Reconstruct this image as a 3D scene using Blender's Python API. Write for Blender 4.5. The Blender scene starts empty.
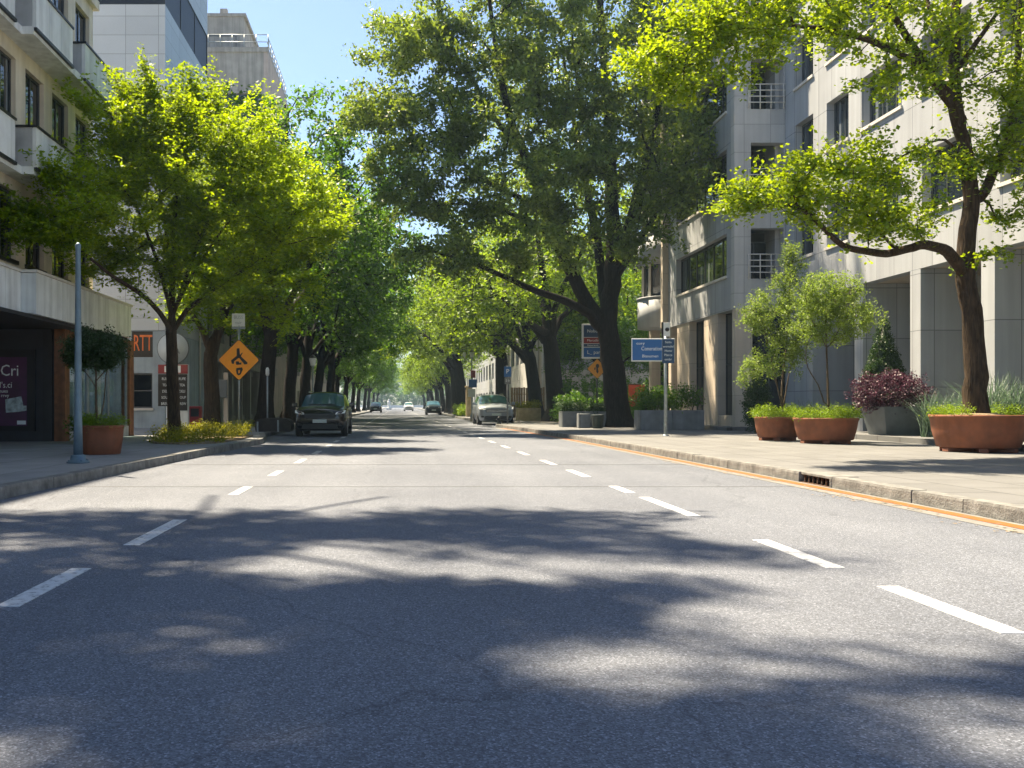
import bpy, math, random
import numpy as np
from mathutils import Vector, Matrix

# ---------------------------------------------------------------- camera, sky, sun, exposure
scene = bpy.context.scene
COL = scene.collection
F, CX, CY, CAMH = 900.0, 400.0, 405.0, 1.2          # focal length in pixels, vanishing point, eye height

cam_d = bpy.data.cameras.new('camera')
cam = bpy.data.objects.new('camera', cam_d)
COL.objects.link(cam)
cam.location = (0, 0, CAMH)
cam.rotation_euler = (math.radians(90), 0, 0)
cam_d.sensor_width = 36.0
cam_d.lens = F / 1024 * 36.0
cam_d.shift_x = (512 - CX) / 1024
cam_d.shift_y = (CY - 384) / 1024
cam_d.clip_start = 0.05
cam_d.clip_end = 6000
scene.camera = cam

SUN_EL, SUN_A = 63.0, 44.0                            # elevation; angle from straight ahead towards the left
el, az = math.radians(SUN_EL), math.radians(SUN_A)
SUN_DIR = Vector((-math.sin(az) * math.cos(el), math.cos(az) * math.cos(el), math.sin(el)))
world = bpy.data.worlds.new('World')
scene.world = world
world.use_nodes = True
wn, wl = world.node_tree.nodes, world.node_tree.links
bg = wn['Background']
sky = wn.new('ShaderNodeTexSky')
sky.sky_type = 'NISHITA'
sky.sun_disc = False
sky.sun_elevation = el
sky.sun_rotation = -az
sky.air_density = 1.0
sky.dust_density = 1.0
sky.ozone_density = 2.6
wl.new(sky.outputs[0], bg.inputs[0])
bg.inputs[1].default_value = 0.058
sun_d = bpy.data.lights.new('sun', 'SUN')
sun_d.energy = 5.0
sun_d.angle = math.radians(1.0)
sun_d.color = (1.0, 0.84, 0.60)
sun = bpy.data.objects.new('sun', sun_d)
COL.objects.link(sun)
sun.rotation_euler = SUN_DIR.to_track_quat('Z', 'Y').to_euler()
sun.location = SUN_DIR * 200

scene.view_settings.view_transform = 'Standard'
scene.view_settings.look = 'None'
scene.view_settings.exposure = 2.0
scene.view_settings.gamma = 1
scene.view_settings.use_curve_mapping = False
scene.render.engine = 'CYCLES'
scene.cycles.max_bounces = 6
scene.cycles.diffuse_bounces = 3
scene.cycles.glossy_bounces = 2
scene.cycles.transmission_bounces = 4
scene.cycles.transparent_max_bounces = 8
scene.cycles.volume_bounces = 0
scene.cycles.use_denoising = True
scene.cycles.use_adaptive_sampling = True
scene.cycles.adaptive_threshold = 0.02
scene.cycles.sample_clamp_indirect = 6

rng = np.random.default_rng(7)
random.seed(7)


def G(px, Y):
    return (px - CX) / F * Y


def Hh(py, Y):
    return CAMH + (CY - py) / F * Y


# ---------------------------------------------------------------- materials
def new_mat(name):
    m = bpy.data.materials.new(name)
    m.use_nodes = True
    nt = m.node_tree
    return m, nt.nodes, nt.links, nt.nodes['Principled BSDF']


def N(nodes, kind, **kw):
    n = nodes.new(kind)
    for k, v in kw.items():
        setattr(n, k, v)
    return n


def ramp(nodes, stops):
    r = nodes.new('ShaderNodeValToRGB')
    e = r.color_ramp.elements
    e[0].position, e[0].color = stops[0][0], (*stops[0][1], 1)
    e[1].position, e[1].color = stops[-1][0], (*stops[-1][1], 1)
    for p, c in stops[1:-1]:
        x = e.new(p)
        x.color = (*c, 1)
    return r


def mul(c, k):
    return tuple(min(1, x * k) for x in c)


def mat(name, color, rough=0.6, metallic=0.0, var=0.18, scale=3.0, bump=0.0, bscale=40.0, streak=0.0, spec=0.5,
        joints=None, joint_dark=0.55):
    """procedural material: base colour with soft noise, optional rain streaks, bump and panel joints (w, h)"""
    m, nd, lk, b = new_mat(name)
    b.inputs['Roughness'].default_value = rough
    b.inputs['Metallic'].default_value = metallic
    b.inputs['Specular IOR Level'].default_value = spec
    geo = N(nd, 'ShaderNodeNewGeometry')
    no = N(nd, 'ShaderNodeTexNoise')
    no.inputs['Scale'].default_value = scale
    no.inputs['Detail'].default_value = 6
    lk.new(geo.outputs['Position'], no.inputs['Vector'])
    rp = ramp(nd, [(0.3, mul(color, 1 - var)), (0.7, mul(color, 1 + var))])
    lk.new(no.outputs['Fac'], rp.inputs['Fac'])
    out = rp.outputs['Color']
    if streak > 0:
        mp = N(nd, 'ShaderNodeMapping')
        mp.inputs['Scale'].default_value = (2.2, 2.2, 0.12)
        lk.new(geo.outputs['Position'], mp.inputs['Vector'])
        n2 = N(nd, 'ShaderNodeTexNoise')
        n2.inputs['Scale'].default_value = 1.6
        n2.inputs['Detail'].default_value = 5
        lk.new(mp.outputs[0], n2.inputs['Vector'])
        r2 = ramp(nd, [(0.38, (1 - streak,) * 3), (0.6, (1, 1, 1))])
        lk.new(n2.outputs['Fac'], r2.inputs['Fac'])
        mx = N(nd, 'ShaderNodeMix', data_type='RGBA', blend_type='MULTIPLY')
        mx.inputs[0].default_value = 1
        lk.new(out, mx.inputs[6])
        lk.new(r2.outputs['Color'], mx.inputs[7])
        out = mx.outputs[2]
    if joints:
        sp = N(nd, 'ShaderNodeSeparateXYZ')
        lk.new(geo.outputs['Position'], sp.inputs[0])
        ad = N(nd, 'ShaderNodeMath', operation='ADD')
        lk.new(sp.outputs[0], ad.inputs[0])
        lk.new(sp.outputs[1], ad.inputs[1])
        cb = N(nd, 'ShaderNodeCombineXYZ')
        lk.new(ad.outputs[0], cb.inputs[0])
        lk.new(sp.outputs[2] if len(joints) < 3 else sp.outputs[0], cb.inputs[1])
        if len(joints) == 3:      # paving: plain x / y
            lk.new(sp.outputs[1], cb.inputs[0])
        br = N(nd, 'ShaderNodeTexBrick')
        br.offset = 0.0 if len(joints) < 3 else 0.5
        br.inputs['Scale'].default_value = 1
        br.inputs['Brick Width'].default_value = joints[0]
        br.inputs['Row Height'].default_value = joints[1]
        br.inputs['Mortar Size'].default_value = 0.015 if len(joints) < 3 else 0.022
        br.inputs['Mortar Smooth'].default_value = 0.3
        br.inputs['Color1'].default_value = (1, 1, 1, 1)
        br.inputs['Color2'].default_value = (0.86, 0.86, 0.87, 1)
        br.inputs['Mortar'].default_value = (joint_dark,) * 3 + (1,)
        lk.new(cb.outputs[0], br.inputs['Vector'])
        mx = N(nd, 'ShaderNodeMix', data_type='RGBA', blend_type='MULTIPLY')
        mx.inputs[0].default_value = 1
        lk.new(out, mx.inputs[6])
        lk.new(br.outputs['Color'], mx.inputs[7])
        out = mx.outputs[2]
    lk.new(out, b.inputs['Base Color'])
    if bump > 0:
        n3 = N(nd, 'ShaderNodeTexNoise')
        n3.inputs['Scale'].default_value = bscale
        n3.inputs['Detail'].default_value = 4
        lk.new(geo.outputs['Position'], n3.inputs['Vector'])
        bp = N(nd, 'ShaderNodeBump')
        bp.inputs['Strength'].default_value = bump
        bp.inputs['Distance'].default_value = 0.02
        lk.new(n3.outputs['Fac'], bp.inputs['Height'])
        lk.new(bp.outputs[0], b.inputs['Normal'])
    return m


def leaf_mat(name, dark, mid, light, trans, tfac=0.45, rough=0.5):
    m, nd, lk, b = new_mat(name)
    at = N(nd, 'ShaderNodeAttribute', attribute_name='tint')
    rp = ramp(nd, [(0.0, dark), (0.5, mid), (1.0, light)])
    lk.new(at.outputs['Fac'], rp.inputs['Fac'])
    lk.new(rp.outputs['Color'], b.inputs['Base Color'])
    b.inputs['Roughness'].default_value = rough
    b.inputs['Specular IOR Level'].default_value = 0.35
    tr = N(nd, 'ShaderNodeBsdfTranslucent')
    r2 = ramp(nd, [(0.0, mul(trans, 0.6)), (1.0, mul(trans, 1.25))])
    lk.new(at.outputs['Fac'], r2.inputs['Fac'])
    lk.new(r2.outputs['Color'], tr.inputs['Color'])
    mx = N(nd, 'ShaderNodeMixShader')
    mx.inputs[0].default_value = tfac
    lk.new(b.outputs[0], mx.inputs[1])
    lk.new(tr.outputs[0], mx.inputs[2])
    lk.new(mx.outputs[0], nd['Material Output'].inputs['Surface'])
    return m


def bark_mat(name, color, vscale=1.0):
    m, nd, lk, b = new_mat(name)
    b.inputs['Roughness'].default_value = 0.9
    b.inputs['Specular IOR Level'].default_value = 0.2
    geo = N(nd, 'ShaderNodeTexCoord')
    mp = N(nd, 'ShaderNodeMapping')
    mp.inputs['Scale'].default_value = (9 * vscale, 9 * vscale, 1.3 * vscale)
    lk.new(geo.outputs['Object'], mp.inputs['Vector'])
    no = N(nd, 'ShaderNodeTexNoise')
    no.inputs['Scale'].default_value = 2.0
    no.inputs['Detail'].default_value = 7
    no.inputs['Distortion'].default_value = 0.6
    lk.new(mp.outputs[0], no.inputs['Vector'])
    rp = ramp(nd, [(0.35, mul(color, 0.45)), (0.55, color), (0.75, mul(color, 1.7))])
    lk.new(no.outputs['Fac'], rp.inputs['Fac'])
    lk.new(rp.outputs['Color'], b.inputs['Base Color'])
    bp = N(nd, 'ShaderNodeBump')
    bp.inputs['Strength'].default_value = 0.9
    bp.inputs['Distance'].default_value = 0.04
    lk.new(no.outputs['Fac'], bp.inputs['Height'])
    lk.new(bp.outputs[0], b.inputs['Normal'])
    return m


def glass_mat(name, tint=(0.02, 0.03, 0.04), curtain=None, cscale=1.2, rough=0.04):
    """window pane of a dim room: dark, mirror-like, with drawn curtains standing just behind the glass"""
    m, nd, lk, b = new_mat(name)
    b.inputs['Roughness'].default_value = rough
    b.inputs['Specular IOR Level'].default_value = 0.8
    geo = N(nd, 'ShaderNodeNewGeometry')
    no = N(nd, 'ShaderNodeTexNoise')
    no.inputs['Scale'].default_value = 0.8
    lk.new(geo.outputs['Position'], no.inputs['Vector'])
    bp = N(nd, 'ShaderNodeBump')
    bp.inputs['Strength'].default_value = 0.05
    bp.inputs['Distance'].default_value = 0.05
    lk.new(no.outputs['Fac'], bp.inputs['Height'])
    lk.new(bp.outputs[0], b.inputs['Normal'])
    if curtain:
        sp = N(nd, 'ShaderNodeSeparateXYZ')
        lk.new(geo.outputs['Position'], sp.inputs[0])
        ad = N(nd, 'ShaderNodeMath', operation='ADD')
        lk.new(sp.outputs[0], ad.inputs[0])
        lk.new(sp.outputs[1], ad.inputs[1])
        cb = N(nd, 'ShaderNodeCombineXYZ')
        lk.new(ad.outputs[0], cb.inputs[0])
        n2 = N(nd, 'ShaderNodeTexNoise')
        n2.inputs['Scale'].default_value = cscale
        n2.inputs['Detail'].default_value = 3
        lk.new(cb.outputs[0], n2.inputs['Vector'])
        rp = ramp(nd, [(0.0, tint), (0.54, tint), (0.60, curtain), (1.0, mul(curtain, 1.3))])
        lk.new(n2.outputs['Fac'], rp.inputs['Fac'])
        lk.new(rp.outputs['Color'], b.inputs['Base Color'])
    else:
        b.inputs['Base Color'].default_value = (*tint, 1)
    return m


def clear_glass(name, tint=(0.7, 0.8, 0.82), amount=0.72):
    m, nd, lk, b = new_mat(name)
    gl = N(nd, 'ShaderNodeBsdfGlossy')
    gl.inputs['Roughness'].default_value = 0.03
    gl.inputs['Color'].default_value = (0.9, 0.95, 1, 1)
    tp = N(nd, 'ShaderNodeBsdfTransparent')
    tp.inputs['Color'].default_value = (*tint, 1)
    mx = N(nd, 'ShaderNodeMixShader')
    mx.inputs[0].default_value = amount
    lk.new(gl.outputs[0], mx.inputs[1])
    lk.new(tp.outputs[0], mx.inputs[2])
    lk.new(mx.outputs[0], nd['Material Output'].inputs['Surface'])
    return m


def asphalt_mat():
    m, nd, lk, b = new_mat('asphalt')
    geo = N(nd, 'ShaderNodeNewGeometry')
    big = N(nd, 'ShaderNodeTexNoise')
    big.inputs['Scale'].default_value = 0.35
    big.inputs['Detail'].default_value = 5
    lk.new(geo.outputs['Position'], big.inputs['Vector'])
    r1 = ramp(nd, [(0.3, (0.112, 0.124, 0.151)), (0.7, (0.144, 0.158, 0.189))])
    lk.new(big.outputs['Fac'], r1.inputs['Fac'])
    # worn wheel tracks and old joints along the carriageway
    mp = N(nd, 'ShaderNodeMapping')
    mp.inputs['Scale'].default_value = (0.8, 0.02, 1)
    lk.new(geo.outputs['Position'], mp.inputs['Vector'])
    tr = N(nd, 'ShaderNodeTexNoise')
    tr.inputs['Scale'].default_value = 1.0
    tr.inputs['Detail'].default_value = 3
    lk.new(mp.outputs[0], tr.inputs['Vector'])
    r2 = ramp(nd, [(0.35, (0.86, 0.86, 0.87)), (0.65, (1.06, 1.05, 1.04))])
    lk.new(tr.outputs['Fac'], r2.inputs['Fac'])
    m1 = N(nd, 'ShaderNodeMix', data_type='RGBA', blend_type='MULTIPLY')
    m1.inputs[0].default_value = 1
    lk.new(r1.outputs['Color'], m1.inputs[6])
    lk.new(r2.outputs['Color'], m1.inputs[7])
    # stone chips
    vo = N(nd, 'ShaderNodeTexVoronoi')
    vo.inputs['Scale'].default_value = 125
    lk.new(geo.outputs['Position'], vo.inputs['Vector'])
    sp = N(nd, 'ShaderNodeSeparateColor')
    lk.new(vo.outputs['Color'], sp.inputs[0])
    r3 = ramp(nd, [(0.0, (0.45, 0.45, 0.47)), (0.55, (0.9, 0.9, 0.9)), (0.85, (1.25, 1.24, 1.22)), (1.0, (2.6, 2.5, 2.4))])
    for e, k in zip(r3.color_ramp.elements, (0.55, 0.92, 1.15, 1.9)):
        e.color = (k, k, k, 1)
    lk.new(sp.outputs[0], r3.inputs['Fac'])
    m2 = N(nd, 'ShaderNodeMix', data_type='RGBA', blend_type='MULTIPLY')
    m2.inputs[0].default_value = 1
    lk.new(m1.outputs[2], m2.inputs[6])
    lk.new(r3.outputs['Color'], m2.inputs[7])
    # cracks
    dn = N(nd, 'ShaderNodeTexNoise')
    dn.inputs['Scale'].default_value = 1.3
    dn.inputs['Detail'].default_value = 4
    lk.new(geo.outputs['Position'], dn.inputs['Vector'])
    ad = N(nd, 'ShaderNodeMix', data_type='RGBA', blend_type='ADD')
    ad.inputs[0].default_value = 0.9
    lk.new(geo.outputs['Position'], ad.inputs[6])
    lk.new(dn.outputs['Color'], ad.inputs[7])
    vc = N(nd, 'ShaderNodeTexVoronoi', feature='DISTANCE_TO_EDGE')
    vc.inputs['Scale'].default_value = 0.16
    lk.new(ad.outputs[2], vc.inputs['Vector'])
    r4 = ramp(nd, [(0.0, (0.74, 0.74, 0.74)), (0.0018, (0.82, 0.82, 0.82)), (0.003, (1, 1, 1))])
    lk.new(vc.outputs['Distance'], r4.inputs['Fac'])
    m3 = N(nd, 'ShaderNodeMix', data_type='RGBA', blend_type='MULTIPLY')
    m3.inputs[0].default_value = 1
    lk.new(m2.outputs[2], m3.inputs[6])
    lk.new(r4.outputs['Color'], m3.inputs[7])
    lk.new(m3.outputs[2], b.inputs['Base Color'])
    b.inputs['Roughness'].default_value = 0.85
    b.inputs['Specular IOR Level'].default_value = 0.25
    bp = N(nd, 'ShaderNodeBump')
    bp.inputs['Strength'].default_value = 0.55
    bp.inputs['Distance'].default_value = 0.006
    lk.new(vo.outputs['Distance'], bp.inputs['Height'])
    lk.new(bp.outputs[0], b.inputs['Normal'])
    return m


def worn_paint(name, color, wear=0.45, under=(0.13, 0.13, 0.13), scale=9.0, hard=0.1):
    m, nd, lk, b = new_mat(name)
    geo = N(nd, 'ShaderNodeNewGeometry')
    no = N(nd, 'ShaderNodeTexNoise')
    no.inputs['Scale'].default_value = scale
    no.inputs['Detail'].default_value = 8
    no.inputs['Roughness'].default_value = 0.7
    lk.new(geo.outputs['Position'], no.inputs['Vector'])
    rp = ramp(nd, [(wear - hard, under), (wear, mul(color, 0.8)), (min(0.99, wear + 0.25), color)])
    lk.new(no.outputs['Fac'], rp.inputs['Fac'])
    lk.new(rp.outputs['Color'], b.inputs['Base Color'])
    b.inputs['Roughness'].default_value = 0.7
    return m


M = {
    'asphalt': asphalt_mat(),
    'ground': mat('bare_ground', (0.16, 0.15, 0.12), 0.95, scale=0.4),
    'pave_light': mat('pale_paving', (0.132, 0.134, 0.136), 0.85, var=0.12, scale=1.3, bump=0.25, bscale=60, joints=(1.2, 0.9, 1), joint_dark=0.45),
    'pave_grey': mat('grey_paving', (0.24, 0.245, 0.25), 0.85, var=0.12, scale=1.3, bump=0.25, bscale=60, joints=(1.5, 1.2, 1), joint_dark=0.6),
    'kerb': mat('kerb_stone', (0.17, 0.17, 0.165), 0.9, var=0.35, scale=7, bump=0.6, bscale=35, streak=0.25),
    'gutter': mat('gutter_concrete', (0.15, 0.148, 0.14), 0.9, var=0.2, scale=4, bump=0.3),
    'white_paint': worn_paint('white_road_paint', (0.52, 0.54, 0.57), 0.47, scale=16, under=(0.17, 0.175, 0.19)),
    'faded_paint': worn_paint('faded_road_paint', (0.40, 0.41, 0.43), 0.47, scale=10, under=(0.17, 0.17, 0.18)),
    'orange_paint': worn_paint('orange_kerb_paint', (0.33, 0.085, 0.005), 0.45, under=(0.13, 0.085, 0.05), scale=7, hard=.05),
    'beige_wall': mat('beige_render', (0.72, 0.64, 0.52), 0.85, var=0.08, scale=1.5, streak=0.15, bump=0.15),
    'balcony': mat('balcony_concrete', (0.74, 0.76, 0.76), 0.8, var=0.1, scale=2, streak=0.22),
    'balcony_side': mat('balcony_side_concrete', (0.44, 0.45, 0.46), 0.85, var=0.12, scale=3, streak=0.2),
    'dark_metal': mat('dark_metal', (0.03, 0.032, 0.035), 0.45, 0.5, var=0.2),
    'grey_metal': mat('grey_metal', (0.30, 0.34, 0.36), 0.45, 0.6, var=0.15, scale=8),
    'blue_metal': mat('blue_grey_metal', (0.12, 0.18, 0.23), 0.5, 0.3, var=0.15, scale=6),
    'frame': mat('window_frame_metal', (0.10, 0.11, 0.12), 0.4, 0.5),
    'pane': glass_mat('window_glass', (0.015, 0.022, 0.03), curtain=(0.13, 0.15, 0.17), cscale=2.2),
    'pane_dark': glass_mat('dark_window_glass', (0.010, 0.014, 0.018)),
    'pane_green': glass_mat('ribbon_window_glass', (0.012, 0.02, 0.02), curtain=(0.10, 0.12, 0.12), cscale=3),
    'clear': clear_glass('shop_glass'),
    'black_wall': mat('black_cladding', (0.02, 0.022, 0.028), 0.5, var=0.2),
    'brown_wood': mat('brown_timber', (0.20, 0.085, 0.035), 0.7, var=0.3, scale=6, streak=0.3),
    'tower_panel': mat('tower_panel', (0.46, 0.50, 0.53), 0.45, var=0.05, scale=0.7, joints=(1.5, 0.86), joint_dark=0.5),
    'tower_base': mat('painted_shop_front', (0.33, 0.39, 0.43), 0.8, var=0.12, scale=1.6, streak=0.2, bump=0.2),
    'old_concrete': mat('weathered_concrete', (0.33, 0.32, 0.30), 0.9, var=0.15, scale=1.2, streak=0.25),
    'pink_concrete': mat('pale_pink_concrete', (0.42, 0.36, 0.33), 0.9, var=0.1, scale=1.2, streak=0.2),
    'stone_facade': mat('pale_stone_cladding', (0.385, 0.405, 0.43), 0.7, var=0.05, scale=1.0, streak=0.12, joints=(1.05, 1.75), joint_dark=0.45),
    'stone_cool': mat('grey_stone_cladding', (0.48, 0.48, 0.47), 0.7, var=0.06, scale=1.0, streak=0.1, joints=(1.1, 1.17), joint_dark=0.6),
    'stone_warm': mat('warm_stone_pier', (0.55, 0.47, 0.38), 0.8, var=0.08, scale=1.4, streak=0.1, joints=(1.3, 1.6), joint_dark=0.7),
    'sill': mat('pale_sill', (0.60, 0.57, 0.52), 0.7, var=0.08),
    'terracotta': mat('terracotta', (0.23, 0.075, 0.032), 0.75, var=0.2, scale=5, bump=0.15, streak=0.2),
    'terracotta_dark': mat('terracotta_foot', (0.22, 0.085, 0.05), 0.85, var=0.2, scale=5),
    'slate': mat('slate_grey_planter', (0.12, 0.135, 0.145), 0.6, var=0.15, scale=4),
    'planter_grey': mat('grey_concrete_planter', (0.19, 0.20, 0.21), 0.8, var=0.15, scale=3, streak=0.2),
    'stone_yellow': mat('sandy_stone', (0.42, 0.33, 0.20), 0.9, var=0.2, scale=4, bump=0.5),
    'soil': mat('dry_soil', (0.09, 0.06, 0.035), 1.0, var=0.4, scale=20, bump=0.8),
    'mulch': mat('leaf_litter', (0.20, 0.15, 0.09), 1.0, var=0.5, scale=15, bump=0.9),
    'bark_dark': bark_mat('dark_bark', (0.018, 0.015, 0.013)),
    'bark_brown': bark_mat('brown_bark', (0.050, 0.033, 0.020), 1.4),
    'bark_thin': bark_mat('thin_stem_bark', (0.10, 0.075, 0.05), 3),
    'lime': leaf_mat('lime_leaves', (0.035, 0.10, 0.003), (0.115, 0.220, 0.005), (0.36, 0.40, 0.005), (0.38, 0.51, 0.004), 0.5),
    'lime_b': leaf_mat('fresh_lime_leaves', (0.035, 0.11, 0.004), (0.115, 0.215, 0.006), (0.33, 0.38, 0.007), (0.36, 0.47, 0.006), 0.48),
    'olive': leaf_mat('olive_green_leaves', (0.030, 0.065, 0.012), (0.085, 0.145, 0.030), (0.29, 0.35, 0.085), (0.27, 0.37, 0.025), 0.40, 0.42),
    'deep': leaf_mat('deep_green_leaves', (0.012, 0.048, 0.006), (0.033, 0.105, 0.010), (0.13, 0.22, 0.010), (0.15, 0.32, 0.008), 0.38),
    'mid': leaf_mat('mid_green_leaves', (0.035, 0.09, 0.010), (0.09, 0.175, 0.016), (0.24, 0.32, 0.02), (0.29, 0.43, 0.014), 0.48),
    'grey_green': leaf_mat('grey_green_leaves', (0.05, 0.10, 0.02), (0.13, 0.20, 0.035), (0.26, 0.34, 0.07), (0.26, 0.37, 0.04), 0.42),
    'topiary': leaf_mat('dark_topiary_leaves', (0.012, 0.03, 0.008), (0.022, 0.055, 0.012), (0.05, 0.10, 0.02), (0.04, 0.09, 0.01), 0.3),
    'purple': leaf_mat('purple_blossom', (0.02, 0.011, 0.016), (0.05, 0.022, 0.036), (0.20, 0.085, 0.13), (0.09, 0.025, 0.05), 0.25),
    'yellow_cover': leaf_mat('yellow_green_cover', (0.08, 0.12, 0.01), (0.20, 0.22, 0.01), (0.42, 0.36, 0.02), (0.36, 0.36, 0.01), 0.45),
    'fringe': leaf_mat('bright_fringe_leaves', (0.07, 0.15, 0.004), (0.14, 0.24, 0.006), (0.24, 0.32, 0.01), (0.24, 0.36, 0.008), 0.45),
    'blue_grass': leaf_mat('blue_grey_grass', (0.05, 0.085, 0.06), (0.10, 0.15, 0.11), (0.17, 0.23, 0.17), (0.10, 0.17, 0.09), 0.35),
    'car_black': mat('black_car_paint', (0.012, 0.013, 0.016), 0.18, 0.3, var=0.05, spec=0.8),
    'car_silver': mat('silver_car_paint', (0.22, 0.25, 0.29), 0.3, 0.3, var=0.03, spec=0.7),
    'car_white': mat('white_car_paint', (0.65, 0.66, 0.66), 0.3, 0.0, var=0.03),
    'car_blue': mat('dark_blue_car_paint', (0.02, 0.03, 0.05), 0.3, 0.3, var=0.03),
    'car_glass': glass_mat('car_glass', (0.03, 0.085, 0.10)),  # teal base colour stands in for reflected sky
    'band_glass': mat('dark_band_glass', (0.012, 0.018, 0.028), 0.5, var=0.1, spec=0.3),
    'tyre': mat('tyre_rubber', (0.018, 0.018, 0.018), 0.85),
    'black_plastic': mat('black_plastic', (0.016, 0.016, 0.017), 0.6),
    'chrome': mat('chrome', (0.6, 0.62, 0.64), 0.2, 1.0, var=0.05),
    'headlight': mat('headlight_lens', (0.75, 0.78, 0.80), 0.15, 0.0, var=0.1),
    'plate': mat('number_plate', (0.45, 0.50, 0.48), 0.5, var=0.05),
    'sign_orange': mat('orange_sign_face', (0.95, 0.34, 0.008), 0.45, var=0.05),
    'sign_amber': mat('amber_sign_face', (0.60, 0.24, 0.015), 0.45, var=0.12, scale=9),
    'sign_blue': mat('blue_sign_face', (0.012, 0.10, 0.32), 0.4, var=0.06),
    'sign_navy': mat('navy_sign_face', (0.014, 0.05, 0.13), 0.4, var=0.06),
    'sign_red': mat('red_sign_face', (0.22, 0.018, 0.022), 0.45, var=0.06),
    'sign_white': mat('white_sign_face', (0.62, 0.64, 0.64), 0.5, var=0.06),
    'sign_black': mat('black_sign_ink', (0.012, 0.010, 0.010), 0.5),
    'letter_white': mat('white_lettering', (0.70, 0.74, 0.76), 0.5, var=0.04),
    'letter_orange': mat('orange_lettering', (0.75, 0.16, 0.02), 0.4, var=0.1),
    'poster_purple': mat('purple_poster_print', (0.055, 0.005, 0.055), 0.4, var=0.35, scale=1.8),
    'poster_grey': mat('poster_picture_print', (0.35, 0.42, 0.44), 0.5, var=0.5, scale=8),
    'disc_grey': mat('pale_grey_disc', (0.42, 0.47, 0.50), 0.5, var=0.08),
    'bench': mat('dark_bench_stone', (0.035, 0.03, 0.028), 0.8, var=0.25, scale=6),
    'bin_green': mat('dark_green_bin', (0.014, 0.03, 0.028), 0.5, var=0.15),
    'red_box': mat('red_cabinet_paint', (0.30, 0.03, 0.03), 0.5, var=0.1),
    'orange_board': mat('orange_red_board', (0.55, 0.07, 0.02), 0.5, var=0.1),
    'lamp_glass': mat('opal_lamp_glass', (0.75, 0.77, 0.76), 0.3, var=0.04),
    'rust': mat('rusty_drain_iron', (0.07, 0.035, 0.02), 0.9, 0.2, var=0.4, scale=12),
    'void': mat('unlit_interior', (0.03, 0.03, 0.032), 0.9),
    'interior': mat('pale_interior_wall', (0.62, 0.66, 0.66), 0.9, var=0.3, scale=1.2),
    'fence_wood': mat('fence_timber', (0.24, 0.15, 0.08), 0.85, var=0.3, scale=8),
    'statue': mat('pale_statue_stone', (0.60, 0.62, 0.62), 0.8),
}


# ---------------------------------------------------------------- object helpers
ABS = {}


def link(o, parent=None, loc=None):
    COL.objects.link(o)
    if parent is not None:
        o.parent = parent
    if loc is not None:
        o.location = loc
    return o


def thing(name, label, cat, loc=(0, 0, 0), rotz=0.0, group=None):
    o = bpy.data.objects.new(name, None)
    o.empty_display_size = 0.3
    link(o, None, loc)
    o.rotation_euler = (0, 0, rotz)
    return tag(o, label, cat, group)


def tag(o, label, cat, group=None, kind=None):
    o['label'] = label
    o['category'] = cat
    if group:
        o['group'] = group
    if kind:
        o['kind'] = kind
    return o


def copy_tree(o, parent=None):
    c = o.copy()
    COL.objects.link(c)
    if parent is not None:
        c.parent = parent
    for ch in list(o.children):
        copy_tree(ch, c)
    return c


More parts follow.
